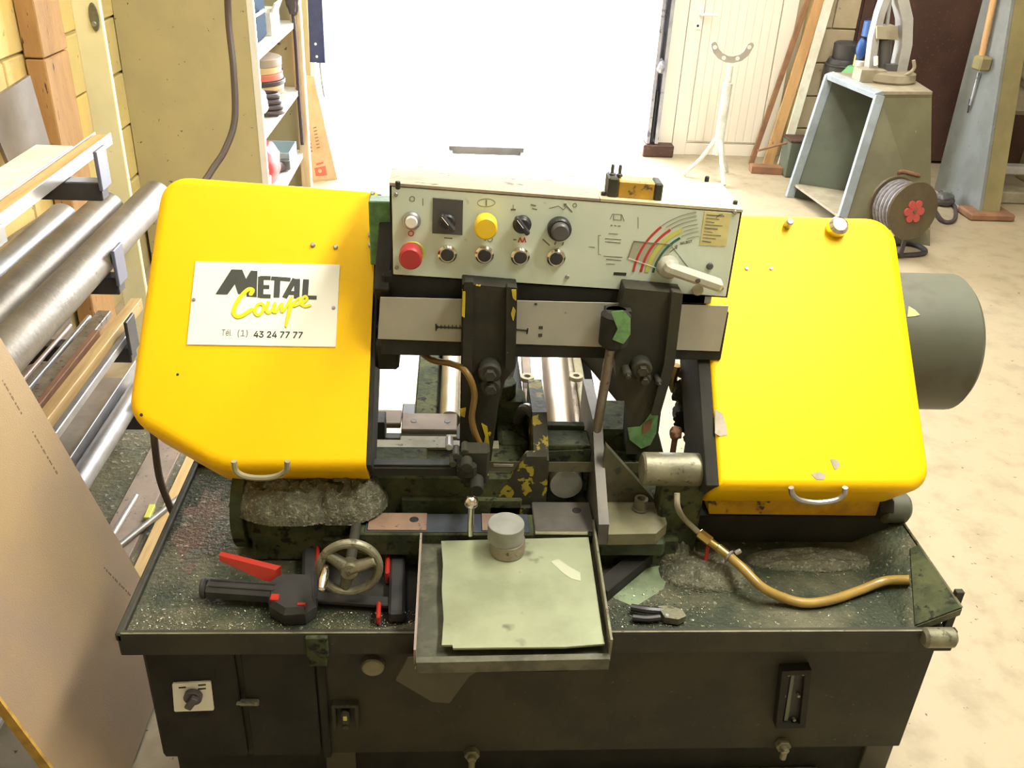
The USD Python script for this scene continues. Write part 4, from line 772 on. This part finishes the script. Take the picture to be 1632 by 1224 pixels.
# leaning sheet in the foreground
sn = math.sqrt(1 + .288 ** 2)
FS = (np.array([-.668, 0, 0]), np.array([0, 1., 0]), np.array([-.288, 0, 1]) / sn, np.array([1, 0, .288]) / sn)
sh = thing('sheet_board', 'large brown sheet of board leaning on the rack in the left foreground', 'board', (-.668, 1.43, 0))
part('panel', prism([(1.172, .01), (1.70, .01), (1.70, 1.34), (1.172, 1.34)], FS, -.018, 0), 'sheet', sh)
part('edge_strip', prism([(1.166, .01), (1.1725, .01), (1.1725, 1.34), (1.166, 1.34)], FS, -.0175, .0005), 'sheet_edge', sh, 'yellowish cut edge')
def onS(px, py):
    d = FWD + (px - CX) / FPX * RIGHT + (py - CY) / FPX * DOWN
    w = EYE + d * (((FS[0] - EYE) @ FS[3]) / (d @ FS[3])) - FS[0]; return (w @ FS[1], w @ FS[2])
for (a, b, n_) in (((4, 606), (36, 662), 11), ((52, 688), (92, 756), 12), ((166, 905), (214, 955), 14)):
    dash = []
    for k in range(n_):
        p = np.array(a) + (np.array(b) - a) * k / n_; q = np.array(a) + (np.array(b) - a) * (k + .55 + .3 * ((k * 7) % 3 - 1)) / n_
        dash.append(stroke([onS(*p), onS(*q)], .0035 + .0015 * (k % 2)))
    part('print_line', prism(unary_union(dash), FS, 0, .0006), 'print_brown', sh)

# wall pieces on the left
q = [(-1.38, 3.30), (-1.38, 3.49)]
tb = thing('timber_post', 'orange-brown timber upright fixed on the left wall', 'post', (-1.41, 3.37, 0))
for z0, z1 in ((0, .46), (.465, 1.10), (1.105, 3.4)): part('timber', box(-1.445, -1.38, 3.27, 3.48, z0, z1, .004), 'timber', tb)
pq = [xz(*p, 3.2) for p in ((127, 0), (162, 0), (212, 300), (167, 300))]
ps = thing('cream_post', 'cream painted wooden post between the rack and the cream panel', 'post', (-1.19, 3.24, 0))
part('post', box(-1.235, -1.145, 3.2, 3.222, 0, 3.4, .003), 'post_cream', ps)
c = P(150, 27, y=3.197); part('oval_plate', cat(tf(cyl((0, 0, 0), (0, 0, .004), .022), (c, np.array([.7, 0, 0]), np.array([0, 0, 2.0]), np.array([0, -1, 0.])))), 'dirty_steel', ps)
part('oval_plate', cat(tf(cyl((0, 0, .003), (0, 0, .014), .008), (c - (0, 0, .02), np.array([1., 0, 0]), np.array([0, 0, 1.]), np.array([0, -1, 0.])))), 'steel_galv', ps)
gb_ = [P(*p, x=-1.37) for p in ((-25, 168), (48, 120), (82, 238), (15, 262))]
solo('board_offcut', hull(np.vstack([gb_, np.array(gb_) + (-.012, 0, 0)])), 'grey_board', 'dark grey-brown board leaning on the wall behind the rack', 'board')

# power cable down behind the left cover
solo('power_cable', tube([P(362, -60, y=2.5) + (-.01, .02, 1.7), P(362, -200, y=2.5), P(362, -60, y=2.47), P(364, 30, y=2.45), P(372, 110, y=2.4), P(374, 190, y=2.35), P(358, 240, y=2.3), P(335, 276, y=2.25), P(300, 340, y=2.15), P(262, 520, y=1.98), P(242, 640, y=1.85), P(246, 700, y=1.80), P(254, 760, y=1.80), P(268, 800, y=1.79), P(285, 838, y=1.79)], .0085, seg=10), 'cable', 'dark power cable hanging from above and passing behind the left yellow cover', 'cable')

# ------------------------------------------------------------------ shelving by the door
XS = -.89
sv = thing('shelving', 'cream board shelving unit beside the bright roller door', 'shelving', (-1.16, 4.8, 0))
part('end_panel', box(-1.445, XS, 4.18, 4.205, 0, 2.3, .002), 'panel_cream', sv)
part('panel_edge', box(XS + .0005, XS + .030, 4.178, 4.207, 0, 2.3, .002), 'white_edge', sv)
part('end_panel', box(-1.445, XS - .02, 5.44, 5.46, 0, 2.3, .002), 'panel_cream', sv)
part('upright', box(XS - .02, XS + .035, 5.36, 5.43, 0, 2.3, .003), 'pale_wood', sv)
SH = (.245, .605, .962, 1.32)
for z in SH: part('shelf', cat(box(-1.44, XS - .003, 4.206, 5.44, z - .025, z, .002), box(XS - .004, XS, 4.206, 5.36, z - .027, z + .002, .001)), 'white_edge', sv)
part('back_panel', box(-1.447, -1.437, 4.206, 5.44, 0, 2.3, .001), 'panel_cream', sv)
yc = 5.0
for k, (m_, h, r_, lab) in enumerate((('disc_pink', .030, .155, 'tan-pink grinding disc at the bottom of the stack'), ('disc_tan', .028, .155, 'tan grinding disc second from the bottom of the stack'), ('disc_red', .022, .15, 'dull red grinding disc below the black disc in the stack'), ('disc_tan', .026, .156, 'tan grinding disc directly under the black disc'), ('disc_black', .022, .158, 'black disc in the middle of the stack on the shelf'), ('disc_red', .034, .152, 'red-pink grinding disc directly above the black disc'), ('disc_tan', .034, .15, 'tan grinding disc near the top of the stack'), ('disc_grey', .04, .146, 'grey-brown disc on top of the stack'))):
    z = .6055 + sum((.030, .028, .022, .026, .022, .034, .034, .04)[:k]); dx = .004 * ((k * 5) % 3 - 1)
    solo('grinding_disc', lathe([(.012, 0), (r_ - .003, 0), (r_, .003), (r_, h - .0035), (r_ - .003, h - .0005), (.012, h - .0005), (.012, 0)], (-1.06 + dx, yc, z), (0, 0, 1), 40), m_, lab, 'grinding disc')
tc = thing('tool_case', 'dark blue tool case standing on the top visible shelf', 'case', (-1.06, 4.5, SH[2]))
part('shell', box(-1.20, -.93, 4.28, 4.80, SH[2] + .001, SH[2] + .22, .02), 'navy_dark', tc)
part('lid', box(-1.19, -.94, 4.29, 4.79, SH[2] + .21, SH[2] + .25, .012), 'navy', tc)
part('handle', tube([(-.93, 4.44, SH[2] + .14), (-.905, 4.46, SH[2] + .15), (-.905, 4.62, SH[2] + .15), (-.93, 4.64, SH[2] + .14)], .008, seg=8), 'pale_blue', tc)
ct = thing('carton', 'small white carton on the shelf beside the dark blue case', 'carton', (-1.0, 4.98, SH[2]))
part('box', box(-1.08, -.92, 4.86, 5.10, SH[2] + .001, SH[2] + .11, .003), 'white_plank', ct); part('flap', tf(box(-.005, .005, 0, .2, 0, .05, .001), ((-.92, 4.88, SH[2] + .105), np.array([.9, 0, -.4]), np.array([0, 1., 0]), np.array([.4, 0, .9]))), 'white_plank', ct)
solo('white_bag', lump((-.965, 4.42, SH[1] + .112), (.07, .11, .10), 31, .4), 'white_plank', 'crumpled white bag on the shelf in front of the disc stack', 'bag')
cc = (-.95, 4.75, SH[1])
solo('hose_coil', cat(*[torus((cc[0], cc[1], cc[2] + .016 + .026 * k), (0, .04, 1), .075 - .006 * k, .013, 28, 8) for k in range(4)]), 'rubber_brown', 'dark coil of hose on the shelf beside the white bag', 'hose coil')
cu = thing('spray_can', 'orange spray can standing at the near end of the middle shelf', 'can', (-.925, 4.27, SH[1]))
part('can', lathe([(0, 0), (.026, 0), (.026, .06), (.018, .072), (0, .072)], (-.925, 4.265, SH[1] + .001), (0, 0, 1)), 'orange', cu); part('cap', cyl((-.925, 4.265, SH[1] + .072), (-.925, 4.265, SH[1] + .095), .014), 'ink_grey', cu)
solo('red_case', lump((-.98, 4.70, SH[0] + .118), (.075, .17, .11), 37, .15), 'red_plastic', 'red rounded plastic case on the bottom shelf', 'case')
solo('white_cup', lathe([(0, 0), (.04, 0), (.05, .14), (.045, .14), (.036, .006), (0, .006)], (-.94, 4.40, SH[0] + .001), (0, 0, 1)), 'white_edge', 'white plastic tub at the near end of the bottom shelf', 'tub')
solo('storage_tub', cat(box(-1.10, -.91, 5.02, 5.28, SH[0] + .001, SH[0] + .008), box(-1.10, -1.094, 5.02, 5.28, SH[0], SH[0] + .09), box(-.916, -.91, 5.02, 5.28, SH[0], SH[0] + .09), box(-1.1, -.91, 5.02, 5.026, SH[0], SH[0] + .09), box(-1.1, -.91, 5.274, 5.28, SH[0], SH[0] + .09)), 'pale_blue', 'pale blue open tub at the far end of the bottom shelf', 'tub')
tl = thing('angle_grinder', 'dark hand tool lying on the bottom shelf behind the red case', 'tool', (-.97, 4.95, SH[0]))
part('body', cyl((-.99, 4.90, SH[0] + .032), (-.93, 5.0, SH[0] + .03), .028), 'rubber_brown', tl); part('head', cyl((-.93, 4.99, SH[0] + .01), (-.93, 4.99, SH[0] + .06), .030), 'plastic_grey', tl)
hk = thing('hanging_lead', 'dark cable with plug hanging on the far shelf upright', 'cable', (XS + .03, 5.33, .3))
part('lead', tube([(XS - .005, 5.335, 1.10), (XS + .004, 5.34, .9), (XS + .002, 5.338, .6), (XS + .004, 5.34, .3)], .010, seg=8), 'rubber_brown', hk)
part('plug', lump((XS + .005, 5.318, 1.08), (.035, .03, .075), 41, .3), 'rubber_brown', hk)
k0, k1, k2, k3 = (xz(*p, 5.75) for p in ((481, 122), (500, 118), (553, 300), (517, 306)))
cbx = thing('cardboard_sheet', 'folded brown cardboard with red print leaning against the shelving', 'cardboard', (-.85, 5.8, 0))
FC = (np.array([-.90, 5.62, .0]), np.array([.9, .3, 0]) / .9487, np.array([-.13, .10, 1.0]) / 1.0134, np.cross(np.array([.9, .3, 0]) / .9487, np.array([-.13, .10, 1.0]) / 1.0134))
part('panel', prism([(0, 0), (.17, 0), (.13, .62), (.02, .64)], FC, -.012, 0), 'cardboard', cbx)
part('flap', prism([(-.03, 0), (.004, 0), (.024, .64), (.0, .64)], FC, -.05, -.008), 'cardboard', cbx)
part('red_print', prism(unary_union([Polygon([(.04, .03), (.11, .03), (.11, .09), (.04, .08)]).difference(Point(.07, .06).buffer(.012)), stroke([(.055, .10), (.10, .11)], .012)]), FC, 0, .001), 'print_red', cbx)
part('brown_print', prism(unary_union([stroke([(.030 + .0003 * k, .18 + .022 * k), (.045 - .0003 * k, .185 + .022 * k)], .009) for k in range(9)] + [stroke([(.075, .2 + .02 * k), (.095, .205 + .02 * k)], .006) for k in range(7)]), FC, 0, .001), 'print_brown', cbx)

# roller stand behind the saw
rs = thing('roller_stand', 'low steel roller stand in front of the bright door opening', 'roller stand', (.14, 3.95, 0))
part('roller', cyl((-.01, 3.94, .605), (.29, 3.94, .605), .026), 'steel_galv', rs)
part('frame', cat(box(-.03, -.012, 3.90, 4.16, .56, .62), box(.292, .31, 3.90, 4.16, .56, .62), box(-.03, .31, 4.12, 4.15, .60, .635)), 'steel_galv', rs)
for x in (-.025, .29):
    for y in (3.92, 4.12): part('leg', box(x, x + .02, y, y + .02, 0, .565), 'steel_galv', rs)

# ------------------------------------------------------------------ far right of the workshop
YT = 5.95
ts = thing('pipe_stand', 'white tripod stand with a curved cradle in front of the white door', 'stand', (1.715, YT, 0))
tt, tm = P(1160, 100, y=YT), P(1142, 238, y=YT)
part('cradle', prism(LineString([xz(*p, YT) for p in ((1138, 72), (1141, 81), (1148, 89), (1158, 94), (1168, 95), (1180, 92), (1189, 85), (1196, 73))]).buffer(.020).difference(unary_union([Point(*xz(*p, YT)).buffer(.013) for p in ((1139, 75), (1153, 92), (1175, 93), (1194, 75))])), FY(YT), -.006, .006), 'cradle_grey', ts)
part('column', cat(cyl((1.735, YT, .16), (1.735, YT, .62), .030), cyl((1.735, YT, .60), (1.735, YT, .73), .018)), 'stand_white', ts)
for dx, dy in ((-.20, .02), (.02, -.20), (.13, .14)):
    part('leg', cat(tube([(1.735 + dx * .12, YT + dy * .12, .26), (1.735 + dx * .5, YT + dy * .5, .13), (1.735 + dx, YT + dy, .012)], .014, seg=8)), 'stand_white', ts)
for i, (xa, xb, w, m_, lab) in enumerate(((2.09, 2.335, .035, 'rust', 'thin dark strip leaning on the wall beside the white door'), (2.20, 2.40, .07, 'timber', 'orange-brown timber board leaning on the wall right of the dark strip'), (2.29, 2.45, .06, 'white_plank', 'pale board leaning on the wall right of the timber board'))):
    solo('leaning_board', beam((xa, 6.30 - .03 * i, .012), (xb + (xb - xa) * .55, 6.50 - .035 * i, 1.75), w, .02, up=(0, -1, .1)), m_, lab, 'board')
f1_ = P(1200, 268, z=.03)
solo('timber_block', beam(P(1196, 268, z=.025), P(1268, 272, z=.025), .09, .05), 'rust', 'brown timber block lying on the floor by the press stand', 'timber block')
bk = thing('scrap_box', 'small dark grey box on the floor left of the press stand', 'box', (2.36, 6.1, 0))
c = P(1272, 285, z=0)
part('box', box(c[0] - .09, c[0] + .09, c[1] + .02, c[1] + .18, 0.001, .24, .006), 'drab_inner', bk); part('stick', beam(P(1208, 240, y=c[1] + .1), P(1275, 222, y=c[1] + .1), .016, .012), 'rust', bk); part('lid', box(c[0] - .095, c[0] + .095, c[1] + .015, c[1] + .185, .24, .255), 'maroon', bk)

pr = thing('press_stand', 'drab green sheet-metal pedestal with pale blue frame and a manual press on top', 'machine stand', (2.45, 5.3, 0))
zt = .75
A, Bq, Cq, D = (np.array([*xy(*p, zt), zt]) for p in ((1322, 120), (1402, 152), (1485, 152), (1448, 128)))
A0, B0, C0 = P(1258, 314, z=0), P(1334, 372, z=0), np.array([2.80, 5.02, 0])
C0 = P(1482, 392, z=0); D0 = C0 + (A0 - B0) * .9
part('front_panel', hull(np.vstack([[Bq, Cq, B0, C0], np.array([Bq, Cq, B0, C0]) + (0, .012, 0)])), 'drab_green', pr)
part('back_panel', hull(np.vstack([[A, D, A0 + (.02, 0, 0), D0], np.array([A, D, A0 + (.02, 0, 0), D0]) + (0, .012, 0)])), 'drab_inner', pr)
part('side_panel', hull(np.vstack([[Cq, D, C0, D0], np.array([Cq, D, C0, D0]) + (-.012, 0, 0)])), 'drab_inner', pr)
for a, b in ((A, A0), (Bq, B0), (A, Bq)): part('frame_bar', beam(a, b, .035, .05, up=(1, 0, .3)), 'frame_blue', pr)
mid = lambda t: (A0 * (1 - t) + A * t, B0 * (1 - t) + Bq * t, C0 * (1 - t) + Cq * t, D0 * (1 - t) + D * t)
part('shelf', hull(np.vstack([np.array(mid(.10)), np.array(mid(.10)) + (0, 0, .015)])), 'cast_beige', pr)
part('top', hull(np.vstack([np.array([A, Bq, Cq, D]) + (0, 0, .002), np.array([A, Bq, Cq, D]) + (0, 0, .02)])), 'cast_beige', pr)
part('top_band', hull(np.vstack([np.array([Bq, Cq]) + (0, -.006, 0), np.array([Bq, Cq]) + (0, -.006, -.05), np.array([Bq, Cq]) + (0, .004, 0), np.array([Bq, Cq]) + (0, .004, -.05)])), 'drab_green', pr)
pb = P(1412, 128, z=zt + .02)
part('press_base', cat(lathe([(0, 0), (.15, 0), (.16, .012), (.155, .05), (.11, .062), (0, .062)], pb, (0, 0, 1), 36), box(pb[0] - .20, pb[0] - .05, pb[1] - .10, pb[1] + .02, pb[2], pb[2] + .07)), 'cast_beige', pr)
yb = pb[1]
part('press_arm', prism(LineString([xz(*p, yb) for p in ((1386, 110), (1392, 60), (1402, 20), (1416, -20), (1424, -70))]).buffer(.020, cap_style=2), FY(yb), -.035, .035), 'press_grey', pr)
part('press_arm', prism(LineString([xz(*p, yb) for p in ((1430, 118), (1440, 70), (1441, 30), (1434, 0), (1424, -70))]).buffer(.030, cap_style=2), FY(yb), -.05, .05), 'press_grey', pr)
q = [xz(*p, yb - .06) for p in ((1398, 42), (1430, 42), (1432, 64), (1398, 62))]
part('crosshead', prism(q, FY(yb - .06), -.10, 0), 'cast_beige', pr)
part('ram', cat(cyl(P(1411, 62, y=yb), P(1409, 108, y=yb), .035), box(pb[0] - .05, pb[0] + .02, yb - .07, yb - .02, pb[2] + .05, pb[2] + .10)), 'plastic_grey', pr)
part('white_peg', cyl(P(1396, 104, y=yb - .10), P(1396, 90, y=yb - .10), .012), 'white_edge', pr)
part('rod', cyl(P(1414, 40, y=yb), P(1422, -30, y=yb), .010), 'press_grey', pr)
part('side_lever', tube([P(1436, 122, y=yb - .12), P(1450, 116, y=yb - .14), P(1457, 108, y=yb - .15), P(1456, 96, y=yb - .15)], .010, seg=8), 'cast_beige', pr)
part('pull_handle', tube([P(1432, 284, y=B0[1] + .01), P(1436, 273, y=B0[1] - .02), P(1462, 279, y=B0[1] - .02), P(1464, 283, y=B0[1] + .01)], .010, seg=8), 'rust', pr)
bt = thing('hand_plane', 'blue hand tool on the lower shelf of the press stand', 'tool', (*mid(.13)[1][:2], .1))
c = P(1340, 294, z=.105); zc = mid(.10)[1][2] + .016
part('sole', box(c[0] - .07, c[0] + .06, c[1] - .05, c[1] + .05, zc, zc + .03, .006), 'tool_blue', bt)
part('handle', tube([(c[0] - .06, c[1], zc + .03), (c[0] - .05, c[1] + .01, zc + .11), (c[0] + .02, c[1] + .02, zc + .13), (c[0] + .06, c[1], zc + .03)], .016, seg=8), 'tool_blue', bt)
gc = P(1360, 120, y=6.0)
gs_ = thing('gas_cylinder', 'green gas cylinder with blue regulator behind the press stand', 'gas cylinder', (gc[0], 6.0, 0))
part('cylinder', lathe([(0, 0), (.10, 0), (.105, .01), (.105, gc[2] - .06), (.085, gc[2] + .0), (.045, gc[2] + .055), (.03, gc[2] + .06), (0, gc[2] + .06)], (gc[0], 6.0, 0), (0, 0, 1)), 'gas_green', gs_)
part('valve', cat(cyl((gc[0], 6.0, gc[2] + .05), (gc[0], 6.0, gc[2] + .13), .02), cyl((gc[0] + .0, 5.98, gc[2] + .09), (gc[0] + .06, 5.90, gc[2] + .09), .016)), 'brass', gs_)
part('regulator', cat(lump((gc[0] + .0, 5.96, gc[2] + .17), (.035, .03, .07), 3, .1, 2)), 'tool_blue', gs_)
part('regulator_cap', cyl((gc[0] + .03, 5.96, gc[2] + .245), (gc[0] + .03, 5.96, gc[2] + .335), .050), 'tool_blue', gs_)
part('collar', cyl((gc[0] + .0, 5.94, gc[2] + .05), (gc[0], 5.94, gc[2] + .10), .03), 'white_edge', gs_)
bn = P(1334, 150, y=6.34)
bi = thing('waste_bin', 'tall black bin against the wall behind the press stand', 'bin', (bn[0], 6.33, 0))
part('bin', lathe([(0, 0), (.10, 0), (.125, .70), (.11, .74), (.0, .74)], (bn[0], 6.32, 0), (0, 0, 1)), 'bin_black', bi); part('neck', lathe([(.0, 0), (.10, 0), (.105, .10), (.09, .11), (.0, .11)], (bn[0] + .01, 6.32, .735), (0, 0, 1)), 'bin_black', bi); part('rib', torus((bn[0], 6.32, .70), (0, 0, 1), .124, .008, 32, 8), 'bin_black', bi)

rc = P(1453, 336, y=4.52); ra_ = np.array([.25, -.96, .10]); ra_ /= np.linalg.norm(ra_)
rl = thing('cable_reel', 'brown cable reel with red star hub standing in front of the press stand', 'cable reel', (rc[0], 4.58, 0))
rr = .152
part('flange', lathe([(0, 0), (rr, 0), (rr + .006, .006), (rr, .014), (0, .014)], rc, ra_, 40), 'reel_body', rl); part('flange', lathe([(0, 0), (rr, 0), (rr + .006, .006), (rr, .014), (0, .014)], rc - ra_ * .16, ra_, 40), 'reel_body', rl)
for k in range(5): part('cable_turn', torus(rc - ra_ * (.02 + .028 * k), ra_, .128, .0135, 40, 10), 'reel_cable', rl)
part('drum', cyl(rc, rc - ra_ * .15, .125), 'reel_body', rl)
a_, b_, _ = basis(ra_)
part('star_hub', cat(*[cyl(rc + ra_ * .012 + .042 * (math.cos(t) * a_ + math.sin(t) * b_), rc + ra_ * .024 + .042 * (math.cos(t) * a_ + math.sin(t) * b_), .021) for t in np.arange(6) * math.pi / 3], cyl(rc + ra_ * .012, rc + ra_ * .022, .035)), 'reel_red', rl)
part('hub_pin', cyl(rc + ra_ * .02, rc + ra_ * .028, .010), 'reel_body', rl)
part('label_tag', beam(rc + ra_ * .016 + a_ * .085 * -1 + b_ * .0 - (.05, 0, .02), rc + ra_ * .016 - (.12, .04, .12), .05, .004, up=tuple(ra_)), 'cardboard', rl)
part('stand', cat(*[cyl(rc + ra_ * o + (0, 0, -.14), (rc[0] + ra_[0] * o, rc[1] + ra_[1] * o + .0, .01), .012, seg=10) for o in (.005, -.15)], tube([rc + (-.12, -.02, -rc[2] + .015), rc + (.16, .05, -rc[2] + .015), rc + (.14, .20, -rc[2] + .015), rc + (-.14, .14, -rc[2] + .015)], .014, seg=8)), 'rack_black', rl)
cbl = thing('loose_cable', 'dark loop of cable on the floor between the reel and the grey machine', 'cable', (rc[0] + .3, 5.1, 0))
part('cable', tube([P(1490, 335, z=.02), P(1500, 350, z=.016), P(1512, 354, z=.016), P(1522, 348, z=.016), P(1522, 330, z=.016), P(1510, 318, z=.02), P(1498, 305, z=.05)], .012, seg=8), 'rubber_brown', cbl); part('connector', lump(P(1504, 318, z=.04), (.07, .05, .045), 9, .3), 'plastic_grey', cbl)

YC = 5.3
mcn = thing('folding_machine', 'tall grey-blue machine column with an amber lever at the right edge', 'machine', (3.05, YC + .2, 0))
XC = 3.22
yz = lambda px, py: tuple(P(px, py, x=XC)[1:])
n0, f0_, n1, f1_ = yz(1558, 350), yz(1486, 312), yz(1612, 0), yz(1566, 0)
ext = lambda a, b: (b[0] + (b[0] - a[0]) * (2.2 - b[1]) / (b[1] - a[1]), 2.2)
part('column', prism([(f0_[0], 0), (n0[0], 0), ext(n0, n1), ext(f0_, f1_)], FX(XC), 0, .02), 'light_grey_blue', mcn)
part('column_flange', hull([(XC + dx, y + dy, z) for (y, z) in ((n0[0], 0), ext(n0, n1)) for dx in (.021, .13) for dy in (-.002, .03)]), 'olive', mcn)
part('lever_rod', cyl(P(1590, -30, x=XC - .03), P(1563, 96, x=XC - .03), .019), 'timber', mcn)
c = P(1567, 101, x=XC - .03); part('clamp', cat(box(c[0] - .045, c[0] + .029, c[1] - .05, c[1] + .05, c[2] - .04, c[2] + .04, .01)), 'olive', mcn)
part('thin_rod', cyl(P(1560, 115, x=XC - .015), P(1546, 168, x=XC - .015), .007, seg=8), 'rail_grey', mcn); part('thin_rod', cyl(P(1546, 158, x=XC - .015), P(1542, 180, x=XC - .015), .005, seg=8), 'rubber', mcn)
part('foot', box(3.14, 3.42, n0[0] - .06, n0[0] + .12, 0, .045, .01), 'rust', mcn)
part('machine_body', cat(box(3.42, 4.2, 5.75, 6.2, .52, .86, .03), lump((3.62, 5.72, .80), (.12, .10, .12), 5, .2)), 'cast_beige', mcn)
part('bed_rail', box(3.34, 4.2, 5.62, 5.72, .17, .225, .01), 'press_grey', mcn); part('bed_rail', box(3.36, 4.2, 5.55, 5.72, 0.001, .08, .01), 'cast_beige', mcn)
part('side_leg', box(3.98, 4.1, 5.7, 6.2, 0.001, .53, .01), 'olive', mcn)
